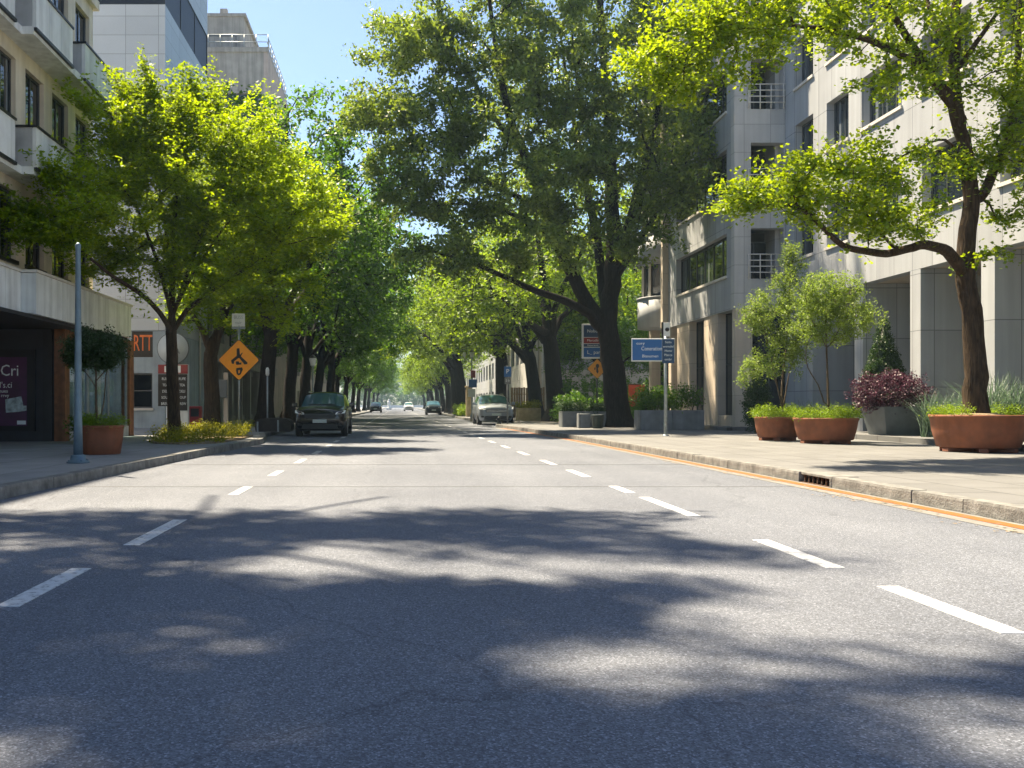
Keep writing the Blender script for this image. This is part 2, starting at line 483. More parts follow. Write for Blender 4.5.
class MB:
    """collects shapes; build() links them as ONE mesh object"""

    def __init__(s):
        s.v, s.f, s.smooth = [], [], []

    def add(s, verts, faces, smooth=False, mtx=None):
        o = len(s.v)
        if mtx is not None:
            verts = [tuple(mtx @ Vector(p)) for p in verts]
        s.v += [tuple(p) for p in verts]
        s.f += [tuple(i + o for i in f) for f in faces]
        s.smooth += [smooth] * len(faces)
        return s

    def box(s, x0, x1, y0, y1, z0, z1, bev=0.0, mtx=None):
        if x0 > x1: x0, x1 = x1, x0
        if y0 > y1: y0, y1 = y1, y0
        if z0 > z1: z0, z1 = z1, z0
        if bev <= 0:
            v = [(x0, y0, z0), (x1, y0, z0), (x1, y1, z0), (x0, y1, z0), (x0, y0, z1), (x1, y0, z1), (x1, y1, z1), (x0, y1, z1)]
            f = [(3, 2, 1, 0), (4, 5, 6, 7), (0, 1, 5, 4), (1, 2, 6, 5), (2, 3, 7, 6), (3, 0, 4, 7)]
            return s.add(v, f, False, mtx)
        b = min(bev, (x1 - x0) / 2.1, (y1 - y0) / 2.1, (z1 - z0) / 2.1)
        ring = lambda i, z: [(x0 + i, y0, z), (x1 - i, y0, z), (x1, y0 + i, z), (x1, y1 - i, z), (x1 - i, y1, z), (x0 + i, y1, z), (x0, y1 - i, z), (x0, y0 + i, z)]
        inn = lambda z: [(x0 + b, y0 + b, z), (x1 - b, y0 + b, z), (x1 - b, y0 + b, z), (x1 - b, y1 - b, z), (x1 - b, y1 - b, z), (x0 + b, y1 - b, z), (x0 + b, y1 - b, z), (x0 + b, y0 + b, z)]
        v = inn(z0) + ring(b, z0 + b) + ring(b, z1 - b) + inn(z1)
        f = []
        for k in range(3):
            for i in range(8):
                j = (i + 1) % 8
                f.append((k * 8 + i, k * 8 + j, k * 8 + 8 + j, k * 8 + 8 + i))
        f += [(0, 6, 4, 2)[::1], (24, 26, 28, 30)]
        return s.add(v, f, False, mtx)

    def lathe(s, prof, cx=0, cy=0, n=20, smooth=True, cap=True, a0=0.0, a1=2 * math.pi, mtx=None):
        """prof: list of (r, z) bottom to top"""
        full = abs(a1 - a0 - 2 * math.pi) < 1e-6
        m = n if full else n + 1
        v, f = [], []
        for r, z in prof:
            for i in range(m):
                a = a0 + (a1 - a0) * i / n
                v.append((cx + r * math.cos(a), cy + r * math.sin(a), z))
        for k in range(len(prof) - 1):
            for i in range(n):
                j = (i + 1) % m
                f.append((k * m + i, k * m + j, (k + 1) * m + j, (k + 1) * m + i))
        if cap and full:
            f.append(tuple(range(m - 1, -1, -1)))
            f.append(tuple((len(prof) - 1) * m + i for i in range(m)))
        return s.add(v, f, smooth, mtx)

    def tube(s, pts, rad, n=8, smooth=True, cap=True):
        pts = [Vector(p) for p in pts]
        if not hasattr(rad, '__len__'):
            rad = [rad] * len(pts)
        v, f = [], []
        prev = None
        for i, p in enumerate(pts):
            d = (pts[min(i + 1, len(pts) - 1)] - pts[max(i - 1, 0)]).normalized()
            if prev is None:
                a = d.orthogonal().normalized()
            else:
                a = (prev - d * prev.dot(d)).normalized()
            prev = a
            b = d.cross(a)
            for k in range(n):
                t = 2 * math.pi * k / n
                v.append(tuple(p + (a * math.cos(t) + b * math.sin(t)) * rad[i]))
        for i in range(len(pts) - 1):
            for k in range(n):
                j = (k + 1) % n
                f.append((i * n + k, i * n + j, (i + 1) * n + j, (i + 1) * n + k))
        if cap:
            f.append(tuple(range(n - 1, -1, -1)))
            f.append(tuple((len(pts) - 1) * n + k for k in range(n)))
        return s.add(v, f, smooth)

    def prism(s, poly, d0, d1, axis='y', mtx=None):
        """extrude a 2-D outline; axis y: poly is (x, z); axis x: (y, z); axis z: (x, y)"""
        n = len(poly)
        mk = {'y': lambda p, d: (p[0], d, p[1]), 'x': lambda p, d: (d, p[0], p[1]), 'z': lambda p, d: (p[0], p[1], d)}[axis]
        v = [mk(p, d0) for p in poly] + [mk(p, d1) for p in poly]
        f = [tuple(range(n - 1, -1, -1)), tuple(range(n, 2 * n))]
        f += [(i, (i + 1) % n, n + (i + 1) % n, n + i) for i in range(n)]
        return s.add(v, f, False, mtx)

    def build(s, name, m, parent=None, off=None):
        me = bpy.data.meshes.new(name)
        v = s.v
        if off is not None:
            v = [(p[0] - off[0], p[1] - off[1], p[2] - off[2]) for p in v]
        me.from_pydata(v, [], s.f)
        me.polygons.foreach_set('use_smooth', s.smooth)
        me.materials.append(M[m] if isinstance(m, str) else m)
        me.update()
        import bmesh
        bm = bmesh.new()
        bm.from_mesh(me)
        bmesh.ops.recalc_face_normals(bm, faces=bm.faces)
        bm.to_mesh(me)
        bm.free()
        o = bpy.data.objects.new(name, me)
        return link(o, parent)


def text(body, size, m, parent, loc, rot=(math.pi / 2, 0, 0), align='CENTER', name='lettering', extrude=0.002, sx=1.0):
    c = bpy.data.curves.new(name, 'FONT')
    c.body = body
    c.size = size
    c.align_x = align
    c.align_y = 'CENTER'
    c.extrude = extrude
    c.resolution_u = 2
    c.materials.append(M[m])
    tmp = bpy.data.objects.new(name, c)
    me = bpy.data.meshes.new_from_object(tmp)
    bpy.data.objects.remove(tmp)
    bpy.data.curves.remove(c)
    o = bpy.data.objects.new(name, me)
    link(o, parent, loc)
    o.rotation_euler = rot
    o.scale = (sx, 1, 1)
    return o


# ---------------------------------------------------------------- walls and windows
class Face:
    """a facade plane: (u, z) with u along the wall, n the outward normal"""

    def __init__(s, ox, oy, ux, uy, nx, ny, root, rl):
        s.o, s.u, s.n, s.root, s.rl = (ox, oy), (ux, uy), (nx, ny), root, rl

    def p(s, u, z, d=0.0):
        return (s.o[0] + s.u[0] * u + s.n[0] * d, s.o[1] + s.u[1] * u + s.n[1] * d, z)

    def slab(s, mb, u0, u1, z0, z1, d0, d1):
        v = [s.p(u, z, d) for d in (d0, d1) for (u, z) in ((u0, z0), (u1, z0), (u1, z1), (u0, z1))]
        mb.add(v, [(0, 1, 2, 3), (7, 6, 5, 4), (0, 4, 5, 1), (1, 5, 6, 2), (2, 6, 7, 3), (3, 7, 4, 0)])

    def wall(s, name, m, L0, L1, z0, z1, holes=(), thick=0.35):
        us = sorted({L0, L1, *[h[0] for h in holes], *[h[1] for h in holes]})
        zs = sorted({z0, z1, *[h[2] for h in holes], *[h[3] for h in holes]})
        us = [u for u in us if L0 - 1e-6 <= u <= L1 + 1e-6]
        zs = [z for z in zs if z0 - 1e-6 <= z <= z1 + 1e-6]
        nu, nz = len(us) - 1, len(zs) - 1
        solid = [[not any(h[0] < (us[i] + us[i + 1]) / 2 < h[1] and h[2] < (zs[j] + zs[j + 1]) / 2 < h[3] for h in holes) for j in range(nz)] for i in range(nu)]
        mb = MB()
        idx = {}

        def vid(i, j, k):
            key = (i, j, k)
            if key not in idx:
                idx[key] = len(mb.v)
                mb.v.append(s.p(us[i], zs[j], -thick * k))
            return idx[key]

        def fc(*q):
            mb.f.append(tuple(vid(*k) for k in q))
            mb.smooth.append(False)
        ok = lambda i, j: 0 <= i < nu and 0 <= j < nz and solid[i][j]
        for i in range(nu):
            for j in range(nz):
                if not solid[i][j]:
                    continue
                fc((i, j, 0), (i + 1, j, 0), (i + 1, j + 1, 0), (i, j + 1, 0))
                fc((i, j + 1, 1), (i + 1, j + 1, 1), (i + 1, j, 1), (i, j, 1))
                if not ok(i - 1, j): fc((i, j, 0), (i, j + 1, 0), (i, j + 1, 1), (i, j, 1))
                if not ok(i + 1, j): fc((i + 1, j, 1), (i + 1, j + 1, 1), (i + 1, j + 1, 0), (i + 1, j, 0))
                if not ok(i, j - 1): fc((i, j, 1), (i + 1, j, 1), (i + 1, j, 0), (i, j, 0))
                if not ok(i, j + 1): fc((i, j + 1, 0), (i + 1, j + 1, 0), (i + 1, j + 1, 1), (i, j + 1, 1))
        return mb.build(name, m, s.root, s.rl)

    def window(s, u0, u1, z0, z1, nu=2, nz=1, depth=0.16, pane='pane', frame='frame', w=0.06, sill=None, open_gap=False):
        mb = MB()
        e = 0.004
        u0 += e; u1 -= e; z0 += e; z1 -= e
        d0, d1 = -depth - 0.07, -depth
        s.slab(mb, u0, u0 + w, z0, z1, d0, d1)
        s.slab(mb, u1 - w, u1, z0, z1, d0, d1)
        s.slab(mb, u0 + w, u1 - w, z0, z0 + w, d0, d1)
        s.slab(mb, u0 + w, u1 - w, z1 - w, z1, d0, d1)
        for k in range(1, nu):
            c = u0 + (u1 - u0) * k / nu
            s.slab(mb, c - w * .4, c + w * .4, z0 + w, z1 - w, d0 + .008, d1 - .006)
        for k in range(1, nz):
            c = z0 + (z1 - z0) * k / nz
            s.slab(mb, u0 + w, u1 - w, c - w * .4, c + w * .4, d0 + .012, d1 - .01)
        fr = mb.build('window', frame, s.root, s.rl)
        pb = MB()
        s.slab(pb, u0 + w * .5, u1 - w * .5, z0 + w * .5, z1 - w * .5, d0 + .02, d0 + .035)
        pb.build('pane', pane, fr, s.rl)
        if sill:
            sb = MB()
            s.slab(sb, u0 - .06, u1 + .06, z0 - .11, z0 - .006, -depth, .07)
            sb.build('sill', sill, fr, s.rl)
        return fr


# ---------------------------------------------------------------- trees
def np_mesh(name, V, Q, m, tint=None, smooth=False):
    """mesh from numpy quads"""
    me = bpy.data.meshes.new(name)
    me.vertices.add(len(V))
    me.vertices.foreach_set('co', np.ascontiguousarray(V, dtype=np.float32).ravel())
    me.loops.add(Q.size)
    me.loops.foreach_set('vertex_index', np.ascontiguousarray(Q, dtype=np.int32).ravel())
    me.polygons.add(len(Q))
    k = Q.shape[1]
    me.polygons.foreach_set('loop_start', np.arange(0, Q.size, k, dtype=np.int32))
    me.polygons.foreach_set('loop_total', np.full(len(Q), k, dtype=np.int32))
    if smooth:
        me.polygons.foreach_set('use_smooth', np.ones(len(Q), dtype=bool))
    me.update(calc_edges=True)
    if tint is not None:
        a = me.attributes.new('tint', 'FLOAT', 'FACE')
        a.data.foreach_set('value', np.ascontiguousarray(tint, dtype=np.float32))
    me.materials.append(M[m])
    return me


def unit(a):
    return a / np.maximum(np.linalg.norm(a, axis=-1, keepdims=True), 1e-9)


def leaves(name, C, D, per, spread, size, m, r, up=0.55, aspect=0.55, tint_c=None, tint_w=0.22):
    """leaf-sized faces in sprays round the twig ends C that point along D; spread = (along, across, thin)"""
    n = len(C) * per
    c = np.repeat(C, per, 0)
    d = unit(np.repeat(D, per, 0))
    up_v = np.tile(np.array([[0, 0, 1.0]]), (n, 1))
    side = unit(np.cross(d, up_v) + 1e-4)
    nrm = unit(np.cross(side, d))
    a, b_, t = (np.clip(r.normal(size=n), -1.6, 1.6) for _ in range(3))
    pos = c + d * (a * spread[0])[:, None] + side * (b_ * spread[1])[:, None] + nrm * (t * spread[2] - 0.25 * spread[2] * b_ ** 2)[:, None]
    ln = unit(up_v * up + r.normal(size=(n, 3)) * (1 - up) * 0.9 + nrm * 0.2)
    ax = unit(np.cross(ln, r.normal(size=(n, 3))))
    sd = np.cross(ln, ax)
    L = size * r.uniform(0.5, 1.35, n)[:, None]
    W = L * aspect
    V = np.empty((n, 4, 3))
    V[:, 0] = pos - ax * L * .5
    V[:, 1] = pos + sd * W * .5 - ln * L * .06
    V[:, 2] = pos + ax * L * .5
    V[:, 3] = pos - sd * W * .5 - ln * L * .06
    Q = np.arange(n * 4).reshape(n, 4)
    if tint_c is None:
        tint_c = r.uniform(0.3, 0.7, len(C))
    tint = np.clip(np.repeat(tint_c, per) + r.normal(size=n) * tint_w, 0, 1)
    return np_mesh(name, V.reshape(-1, 3), Q, m, tint)


def resample(pts, step):
    pts = np.array(pts, float)
    if len(pts) > 2:      # Catmull-Rom
        P = np.vstack([2 * pts[0] - pts[1], pts, 2 * pts[-1] - pts[-2]])
        out = []
        for i in range(1, len(P) - 2):
            k = max(2, int(np.linalg.norm(P[i + 1] - P[i]) / step))
            for t in np.arange(k) / k:
                out.append(0.5 * ((2 * P[i]) + (-P[i - 1] + P[i + 1]) * t + (2 * P[i - 1] - 5 * P[i] + 4 * P[i + 1] - P[i + 2]) * t * t + (-P[i - 1] + 3 * P[i] - 3 * P[i + 1] + P[i + 2]) * t ** 3))
        out.append(pts[-1])
        return np.array(out)
    k = max(2, int(np.linalg.norm(pts[1] - pts[0]) / step) + 1)
    return pts[0] + (pts[1] - pts[0]) * np.linspace(0, 1, k)[:, None]


def skeleton(limbs, targets, r, step, r0, rmin, zmin, wob=0.12, lift=0.10, power=0.5):
    P, par, spec = [], [], []

    def push(p, pa, rad):
        P.append(np.array(p, float))
        par.append(pa)
        spec.append(rad)
        return len(P) - 1
    for li, (pts, ra, rb) in enumerate(limbs):
        q = resample(pts, step)
        n = len(q)
        if li == 0:
            cur = push(q[0], -1, ra)
        else:
            A = np.array(P)
            cur = int(np.argmin(np.linalg.norm(A - q[0], axis=1)))
        for i in range(1, n):
            t = i / (n - 1)
            rad = ra + (rb - ra) * t
            j = r.normal(size=3) * rad * (0.05 if li == 0 else 0.12) if 0 < i < n - 1 else 0
            cur = push(q[i] + j, cur, rad)
    A = np.array(P)
    dist = np.array([np.min(np.linalg.norm(A - t, axis=1)) for t in targets])
    tips, dirs = [], []
    base = targets.mean(0)
    cap = len(P) + len(targets) * 40
    buf = np.empty((cap, 3))
    drs = np.zeros((cap, 3))
    buf[:len(P)] = A
    for i, pa in enumerate(par):
        drs[i] = unit((P[i] - P[pa])[None])[0] if pa >= 0 else (0, 0, 1)
    cnt = len(P)
    for ti in np.argsort(dist):
        t = targets[ti]
        v = t - buf[:cnt]
        d = np.linalg.norm(v, axis=1)
        cosang = np.einsum('ij,ij->i', v, drs[:cnt]) / np.maximum(d, 1e-6)
        cost = d * (1 + 0.55 * (1 - cosang)) + np.where(buf[:cnt, 2] < zmin, 50, 0)
        a = int(np.argmin(cost))
        L = d[a]
        n = max(1, min(38, int(L / step)))
        p0, dr = buf[a].copy(), drs[a].copy()
        prev = a
        for k in range(1, n + 1):
            s_ = k / n
            q = p0 + (t - p0) * s_ + dr * L * 0.22 * s_ * (1 - s_) * 2 + np.array([0, 0, lift * L * s_ * (1 - s_)])
            if k < n:
                q = q + r.normal(size=3) * wob * step
            par.append(prev)
            spec.append(0)
            buf[cnt] = q
            drs[cnt] = unit((q - buf[prev])[None])[0]
            prev = cnt
            cnt += 1
        tips.append(prev)
        dirs.append(drs[prev])
    P = buf[:cnt]
    num = np.zeros(cnt)
    num[tips] = 1
    for i in range(cnt - 1, 0, -1):
        num[par[i]] += num[i]
    rad = np.maximum(rmin, r0 * np.power(np.maximum(num, .3) / max(num[0], 1), power) * 0.8)
    sp = np.array(spec)
    rad = np.where(sp > 0, np.maximum(sp, rmin), rad)
    for i in range(1, cnt):          # never thicker than what carries it
        rad[i] = min(rad[i], rad[par[i]] * 0.97)
    return P, par, rad, num, np.array(tips), np.array(dirs)


def wood_mesh(name, P, par, rad, num, m, r, flare=0.0, flare_h=0.5):
    kids = [[] for _ in par]
    for i, pa in enumerate(par):
        if pa >= 0:
            kids[pa].append(i)
    V, Q = [], []
    base = 0
    starts = [(0, None)]
    while starts:
        i, frm = starts.pop()
        chain = [frm, i] if frm is not None else [i]
        while kids[chain[-1]]:
            ks = sorted(kids[chain[-1]], key=lambda k: -rad[k] * 1000 - num[k])
            for k in ks[1:]:
                starts.append((k, chain[-1]))
            chain.append(ks[0])
        if len(chain) < 2:
            continue
        pts = P[chain]
        rr = rad[chain].copy()
        if frm is not None:
            rr[0] = rr[1]
        big = rr.max()
        n = 14 if big > .25 else 9 if big > .1 else 6 if big > .04 else 4
        tg = unit(np.gradient(pts, axis=0))
        a = np.cross(tg[0], [0.31, 0.87, 0.2])
        a /= np.linalg.norm(a)
        ang = 2 * np.pi * np.arange(n) / n
        ph = r.uniform(0, 6.28, 3)
        for k in range(len(chain)):
            a = a - tg[k] * a.dot(tg[k])
            a /= max(np.linalg.norm(a), 1e-9)
            b = np.cross(tg[k], a)
            q = rr[k] * np.ones(n)
            if big > .1:
                q = q * (1 + 0.07 * np.sin(3 * ang + ph[0]) + 0.05 * np.sin(5 * ang + ph[1] + k * .3))
            if flare and frm is None:
                z = pts[k][2] - pts[0][2]
                e = math.exp(-max(z, 0) / flare_h)
                q = q * (1 + flare * e * (1 + 0.45 * np.sin(5 * ang + ph[2])))
            V.append(pts[k] + np.outer(q * np.cos(ang), a) + np.outer(q * np.sin(ang), b))
        for k in range(len(chain) - 1):
            i0 = base + k * n + np.arange(n)
            i1 = base + k * n + (np.arange(n) + 1) % n
            Q.append(np.stack([i0, i1, i1 + n, i0 + n], 1))
        base += len(chain) * n
    return np_mesh(name, np.vstack(V), np.vstack(Q), m, smooth=True)


def lobe_points(lobes, r, shell=0.55):
    """lobes: (centre, radii, count) -> twig targets, denser towards each lobe's skin"""
    out, tl = [], []
    for c, rad, n in lobes:
        d = unit(r.normal(size=(n, 3)))
        s_ = r.uniform(shell ** 3, 1, n) ** (1 / 3)
        s_ = s_ * (1 + 0.16 * r.normal(size=n))
        out.append(np.array(c) + d * s_[:, None] * np.array(rad))
        tl.append(np.clip(r.uniform(.25, .7) + r.normal(size=n) * .14, .05, .95))
    return np.vstack(out), np.concatenate(tl)


def tree_meshes(kind, limbs, lobes, seed, leaf, wood, r0, per, spread, size, zmin, step=0.45, rmin=0.012, up=0.55, shell=0.5,
                flare=0.0, flare_h=.5, lift=0.10, aspect=0.55, extra=0, outward=0.35, dirup=0.25, wob=.12, keep_leaf=None):
    r = np.random.default_rng(seed)
    T, tl = lobe_points(lobes, r, shell)
    keep = T[:, 2] > zmin * 0.9
    if keep_leaf is not None:
        keep &= keep_leaf(T, r)
    T, tl = T[keep], tl[keep]
    P, par, rad, num, tips, dirs = skeleton(limbs, T, r, step, r0, rmin, zmin, lift=lift, wob=wob)
    wm = wood_mesh('trunk', P, par, rad, num, wood, r, flare, flare_h)
    C = P[tips]
    mid = T.mean(0)
    D = unit(dirs + outward * unit(C - mid) + np.array([0, 0, dirup]))
    # order of tips follows sorting; give neighbours a common hue
    tint = 0.5 + 0.22 * np.sin(C[:, 0] * .9 + seed) * np.cos(C[:, 1] * .8) + r.normal(size=len(C)) * .10
    if extra:            # leaves along the twigs as well
        pr = np.array(par)[tips]
        ok = pr >= 0
        C = np.vstack([C, P[pr[ok]]])
        D = np.vstack([D, D[ok]])
        tint = np.concatenate([tint, tint[ok]])
    if keep_leaf is not None:
        ok = keep_leaf(C, r)
        C, D, tint = C[ok], D[ok], tint[ok]
    lm = leaves('crown', C, D, per, spread, size, leaf, r, up, aspect, tint_c=tint)
    return wm, lm


def plant_tree(name, label, cat, loc, meshes, rotz=0.0, scale=1.0, group=None):
    o = thing(name, label, cat, loc, rotz, group)
    o.scale = (scale,) * 3
    for nm, me in zip(('trunk', 'crown'), meshes):
        link(bpy.data.objects.new(nm, me), o)
    return o


def limb_px(X0, Y0, z0, pts, dy0=0.0, dy1=0.0):
    n = len(pts)
    out = []
    for i, (px, py) in enumerate(pts):
        dy = dy0 + (dy1 - dy0) * i / max(1, n - 1)
        out.append((G(px, Y0 + dy) - X0, dy, Hh(py, Y0 + dy) - z0))
    return out


def lobes_px(X0, Y0, z0, spec, dens=1.0):
    """spec rows: px, py, rx px, ry px, depth offset m, depth radius m, count"""
    out = []
    for px, py, rx, ry, dy, rd, n in spec:
        k = (Y0 + dy) / F
        out.append(((G(px, Y0 + dy) - X0, dy, Hh(py, Y0 + dy) - z0), (rx * k, rd, ry * k), int(n * dens)))
    return out


def street_tree(seed, H, R, base, r0, leaf, wood='bark_dark', n=520, per=34, size=.22, lean=(0, 0), forks=5, keep_leaf=None, spread=(.42, .36, .16)):
    """a street tree as free-grown geometry: bole, forked limbs, lobed crown"""
    r = np.random.default_rng(seed)
    bx, by = lean
    limbs = [([(0, 0, 0), (bx * .1, by * .1, base * .5), (bx * .25, by * .25, base)], r0, r0 * .8)]
    limbs.append(([(bx * .25, by * .25, base), (bx * .5, by * .5, H * .5), (bx * .8, by * .8, H * .72), (bx, by, H * .9)], r0 * .6, .05))
    lobes = []
    for k in range(forks):
        a = 2 * math.pi * (k + r.uniform(-.2, .2)) / forks
        q = r.uniform(.55, .8) * R
        h = r.uniform(.45, .8) * H
        e = (bx * .7 + math.cos(a) * q, by * .7 + math.sin(a) * q, h)
        limbs.append(([(bx * .25, by * .25, base * r.uniform(.85, 1.1)), (bx * .4 + e[0] * .3, by * .4 + e[1] * .3, base + (h - base) * .42), e], r0 * .42, .04))
        lobes.append(((e[0], e[1], h), (R * .42, R * .42, H * .16), n // (forks * 2)))
        a2 = a + r.uniform(.3, .9)
        q2, h2 = r.uniform(.4, .9) * R, r.uniform(base / H + .12, max(.62, base / H + .2)) * H
        lobes.append(((bx * .5 + math.cos(a2) * q2, by * .5 + math.sin(a2) * q2, h2), (R * .36, R * .36, H * .12), n // (forks * 3)))
    lobes.append(((bx, by, H * .83), (R * .5, R * .5, H * .16), n // 6))
    return tree_meshes('street', limbs, lobes, seed + 50, leaf, wood, r0, per, spread, size, base * .9, step=.7, rmin=.018, up=.45, flare=.5, flare_h=.35, keep_leaf=keep_leaf)


# ---------------------------------------------------------------- the ground, the road, pavements, kerbs
def structure(name, mb, m):
    o = mb.build(name, m)
    o['kind'] = 'structure'
    return o


RIGHT = [(6.25, -12), (6.25, 12), (6.05, 30), (5.6, 43), (5.2, 49), (5.6, 51.4), (7.5, 53.4), (7.5, 63.5), (5.3, 66), (5.1, 80), (4.9, 560)]
LEFT = [(-5.1, -12), (-5.05, 12), (-4.45, 24), (-4.25, 28), (-4.55, 30.6), (-5.05, 33.5), (-5.05, 560)]

mb = MB()
mb.add([(-2500, -600, -.06), (2500, -600, -.06), (2500, 4000, -.06), (-2500, 4000, -.06)], [(0, 1, 2, 3)])
structure('ground', mb, 'ground')
mb = MB()
mb.add([(-6.4, -12, 0), (8.2, -12, 0), (8.2, 560, 0), (-6.4, 560, 0)], [(0, 1, 2, 3)])
structure('road', mb, 'asphalt')


def walk(pts, poly, side, far):
    """pavement sheet from the kerb's back edge outwards"""
    v, f = [], []
    for (x, y) in poly:
        v += [(x + side * .17, y, .15), (far, y, .15)]
    for i in range(len(poly) - 1):
        q = (2 * i, 2 * i + 1, 2 * i + 3, 2 * i + 2)
        f.append(q if side > 0 else q[::-1])
    pts.add(v, f)


mb = MB()
walk(mb, RIGHT, 1, 60)
structure('pavement_right', mb, 'pave_light')
mb = MB()
walk(mb, LEFT, -1, -60)
structure('pavement_left', mb, 'pave_grey')
GAPS = [(13.05, 14.05)]                                 # the drain mouth in the right kerb


def along(poly):
    out, acc = [], 0
    for i in range(len(poly) - 1):
        a, b = np.array(poly[i]), np.array(poly[i + 1])
        L = np.linalg.norm(b - a)
        out.append((acc, acc + L, a, b))
        acc += L
    return out, acc


def kerb(poly, side, gaps=()):
    mb = MB()
    r = np.random.default_rng(3)
    segs, tot = along(poly)
    s = 0.0
    while s < tot:
        L = 1.0 if s < 120 else 4.0
        for (a0, a1, a, b) in segs:
            lo, hi = max(s, a0), min(s + L, a1)
            if hi - lo < .02:
                continue
            u = (b - a) / (a1 - a0)
            p, q = a + u * (lo - a0), a + u * (hi - a0)
            if any(p[1] < g1 - .01 and q[1] > g0 + .01 for g0, g1 in gaps):
                if p[1] < gaps[0][0]: q = np.array([q[0], gaps[0][0]])
                elif q[1] > gaps[0][1]: p = np.array([p[0], gaps[0][1]])
                else: continue
            nrm = np.array([u[1], -u[0]]) * side
            e = u * .006
            h = .156 + r.uniform(-.005, .008)
            o = r.uniform(-.008, .008)
            A, B = p + e + nrm * o, q - e + nrm * o
            W = nrm * .2
            v = []
            for (pp) in (A, B):
                for (k, z) in ((0, -.04), (0.012, h - .03), (.05, h), (1.0, h), (1.0, -.04)):
                    w = pp + W * k
                    v.append((w[0], w[1], z))
            f = [(i, i + 1, i + 6, i + 5) for i in range(4)] + [(4, 3, 2, 1, 0), (5, 6, 7, 8, 9)]
            mb.add(v, f)
        s += L
    return mb


structure('kerb_right', kerb(RIGHT, 1, GAPS), 'kerb')
structure('kerb_left', kerb(LEFT, -1), 'kerb')


def strip(poly, d0, d1, z, y0, y1):
    mb = MB()
    segs, tot = along(poly)
    for (a0, a1, a, b) in segs:
        u = (b - a) / (a1 - a0)
        n = np.array([u[1], -u[0]]) * (1 if poly is RIGHT else -1)
        lo, hi = max(a[1], y0), min(b[1], y1)
        if hi <= lo:
            continue
        p = a + (b - a) * (lo - a[1]) / (b[1] - a[1])
        q = a + (b - a) * (hi - a[1]) / (b[1] - a[1])
        v = [(*(p - n * d0), z), (*(p - n * d1), z), (*(q - n * d1), z), (*(q - n * d0), z)]
        mb.add(v, [(0, 1, 2, 3)])
    return mb


structure('gutter_strip', strip(RIGHT, 0.01, .46, .004, -12, 48), 'gutter')
structure('painted_kerb_line', strip(RIGHT, .10, .27, .008, -12, 46), 'orange_paint')
mb = MB()
r_ = np.random.default_rng(5)
dash_r = [(4.72, 5.95), (6.62, 8.0), (9.7, 11.7), (12.3, 13.3), (15.0, 16.6), (18, 19.6)] + [(y, y + 1.6) for y in np.arange(21.5, 200, 3.5)]
dash_l = [(3.0, 3.9), (5.35, 6.6), (7.7, 9.4), (12, 13.2), (15.2, 16.4)] + [(y, y + 1.5) for y in np.arange(18.5, 200, 3.5)]
mf = MB()
for (y0, y1) in dash_r:
    x = 3.27 - .010 * y0
    (mb if y0 < 16 else mf).box(x - .072, x + .072, y0, y1, .0, .004)
for (y0, y1) in dash_l:
    x = -2.42 + .016 * min(y0, 20)
    (mb if y0 < 11 else mf).box(x - .072, x + .072, y0, y1, .0, .004)
structure('lane_markings', mb, 'white_paint')
structure('faded_lane_markings', mf, 'faded_paint')
mb = MB()
mb.box(-5.0, 5.8, 18.05, 18.09, 0, .003)
mb.box(-5.0, 5.9, 13.2, 13.23, 0, .0025)
structure('road_joint', mb, mat('tar_joint', (0.07, 0.07, 0.07), 0.8))
# raised plinth under the arcade on the right
mb = MB()
mb.box(14.0, 30, 8, 36.6, .1, .30)
mb.box(13.3, 30, 36.6, 53, .1, .295)
structure('plinth', mb, 'pave_light')

d = thing('drain_inlet', 'rusty dark drain mouth set into the right-hand kerb', 'drain', (6.24, 13.55, 0))
mb = MB()
mb.box(.02, .42, -.5, .5, .118, .162, .008)
mb.build('hood', 'kerb', d)
mb = MB()
mb.box(.30, .34, -.5, .5, .0, .118)
mb.box(-.02, .3, -.5, .5, -.05, .006)
for k in range(-3, 4):
    mb.box(.04, .07, k * .14 - .012, k * .14 + .012, .006, .118)
mb.build('grate', 'rust', d)

# ---------------------------------------------------------------- left near building
RL = (-10.0, 16, 0)
b1 = thing('apartment_building', 'beige building with jutting grey balconies over a dark shop front', 'building', RL)
f1 = Face(-10, 0, 0, 1, 1, 0, b1, RL)
cols = [28.35 - 1.85 * k for k in range(12)]
holes = []
for yc in cols:
    for (z0, z1) in ((4.95, 6.75), (7.65, 10.2), (11.2, 13.65)):
        holes.append((yc - .62, yc + .62, z0, z1))
f1.wall('wall', 'beige_wall', 5.5, 29.3, 4.6, 14.1, holes)
for h in holes:
    f1.window(*h, nu=2, pane='pane_dark' if int(h[0] * 7 + h[2]) % 3 else 'pane', depth=.12, sill='dark_metal' if h[2] < 7 else None)
mb = MB()
mb.box(-22, -10.36, 29.0, 29.3, 3.6, 14.1)
mb.box(-22, -10.36, 5.5, 5.8, 3.6, 14.1)
mb.box(-22.3, -22, 5.5, 29.3, .15, 14.1)
mb.box(-22.3, -9.85, 5.3, 29.5, 14.1, 14.4)
mb.box(-10.9, -10.6, 5.8, 29.0, 4.6, 14.1)
mb.build('outer_shell', 'beige_wall', b1, RL)
mb = MB()
for (y0, y1) in ((22.8, 29.3), (5.5, 22.8)):
    d_ = .72 if y0 > 20 else .42
    for z in (7.05, 10.6):
        f1.slab(mb, y0, y1, z, z + .2, .0 if y0 < 20 else .001, d_)
mb.build('floor_slab', 'balcony', b1, RL)
